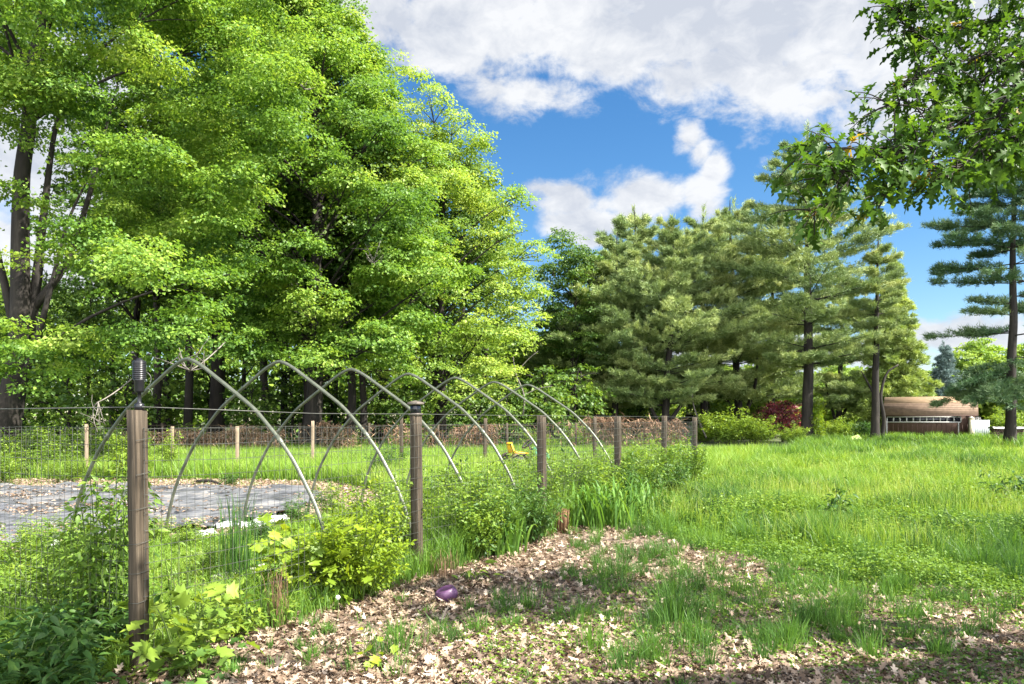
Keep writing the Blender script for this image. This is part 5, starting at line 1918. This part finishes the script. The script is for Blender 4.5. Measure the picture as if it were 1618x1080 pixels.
    u, v = np.meshgrid(np.linspace(-1.1, 1.15, nx), np.linspace(-.36, .36, ny), indexing='ij')
    z = .98 + .07 * fbm(u * 3, v * 4, 9) - .25 * np.maximum(0, np.abs(v) - .24) * 4
    idx = np.arange(nx * ny).reshape(nx, ny)
    q = np.stack([idx[:-1, :-1], idx[1:, :-1], idx[1:, 1:], idx[:-1, 1:]], -1).reshape(-1, 4)
    mb.add(np.stack([u, v, z], -1).reshape(-1, 3), [q])
    mb.build('cover', M['grey_tarp'], wt, True)
    # pale green panel lying in the grass
    mb = MB()
    V = np.array([(-.75, -.4, .10), (.45, -.45, .42), (.62, .35, .62), (-.65, .45, .2)])
    mb.add(np.vstack([V, V - [0, 0, .08]]), [np.array([[0, 1, 2, 3], [7, 6, 5, 4], [0, 4, 5, 1], [1, 5, 6, 2], [2, 6, 7, 3], [3, 7, 4, 0]])])
    mb.add(np.array([(.35, -.3, 0), (.5, -.3, 0), (.5, .3, 0), (.35, .3, 0), (.35, -.3, .34), (.5, -.3, .38), (.5, .3, .45), (.35, .3, .40)]), [np.array([[3, 2, 1, 0], [4, 5, 6, 7], [0, 1, 5, 4], [1, 2, 6, 5], [2, 3, 7, 6], [3, 0, 4, 7]])])
    o = mb.build('plastic_sheet', M['green_panel'])
    o.location = tuple(GX(1344, 45))
    tag(o, 'pale yellow green plastic panel tilted in the grass before the crooked pine', 'panel')
    # house glimpsed behind the pines
    h = thing('house', 'white house glimpsed low between the pine trunks', 'house', GX(1062, 72))
    mb = MB()
    hw, d, e, rd = 3.6, 5.0, 2.5, 4.2
    prof = [(0, 0), (0, e), (d / 2, rd), (d, e), (d, 0)]
    V = np.array([(sx * hw, y, z) for sx in (-1, 1) for (y, z) in prof])
    n = 5
    mb.add(V, [np.array([[i, i + n, (i + 1) % n + n, (i + 1) % n] for i in range(n)]), np.array([list(range(n)), list(range(2 * n - 1, n - 1, -1))])])
    for k in range(10):
        box(mb, (0, -.01, .25 + k * .24), (2 * hw, .02, .02))
    mb.build('wall', M['white_paint'], h)
    mb = MB()
    for (ya, za, yb, zb) in ((-.3, e - .12, d / 2, rd + .06), (d + .3, e - .12, d / 2 + .01, rd + .065)):
        q = [(-hw - .3, ya, za), (hw + .3, ya, za), (hw + .3, yb, zb), (-hw - .3, yb, zb)]
        V = np.array(q)
        mb.add(np.vstack([V, V + [0, 0, .1]]), [np.array([[3, 2, 1, 0], [4, 5, 6, 7], [0, 1, 5, 4], [1, 2, 6, 5], [2, 3, 7, 6], [3, 0, 4, 7]])])
    mb.build('roof', M['house_roof'], h)
    for xx in (-2.0, 1.6):
        mb = MB()
        box(mb, (xx, -.03, 1.5), (1.1, .08, 1.2))
        wf = mb.build('window', M['white_paint'], h)
        mb = MB()
        box(mb, (xx, -.075, 1.5), (.9, .03, 1.0))
        mb.build('pane', M['dark_glass'], wf)


build_shed()

# dead twigs showing among the maples
for (px, py, Y, lab, sd) in [(590, 415, 29.0, 'bare grey dead branch sticking out of the tall maple', 1), (155, 635, 19.5, 'hanging pale dead twigs left of the corner post', 2), (300, 585, 19.5, 'pale dead branch behind the peak of the nearest hoop', 3), (480, 140, 28.5, 'bare dead twig high in the maple', 4)]:
    rng = np.random.default_rng(sd)
    mb = MB()
    c = W(px, py, Y)
    sg = -1 if sd == 2 else 1
    for k in range(6 if sd != 2 else 4):
        e = c + np.array([rng.normal(0, .4), rng.normal(0, .3), sg * rng.uniform(.25, .9)])
        m = c + (e - c) * .5 + rng.normal(0, .18, 3)
        pts = bez(c, m, e, 6)
        tube(mb, pts, np.linspace(.018, .006, 6), 5)
        for q in range(2):
            e2 = pts[3 + q] + rng.normal(0, .22, 3)
            tube(mb, bez(pts[3 + q], (pts[3 + q] + e2) / 2 + rng.normal(0, .05, 3), e2, 4), np.linspace(.009, .004, 4), 4)
    tube(mb, bez(c, c + [.1, .6, .2], c + [.3, 1.6, .9], 6), np.linspace(.016, .022, 6), 5)
    tag(mb.build('dead_branch', M['dead_wood']), lab, 'dead branch')

print('objects', len(bpy.data.objects))
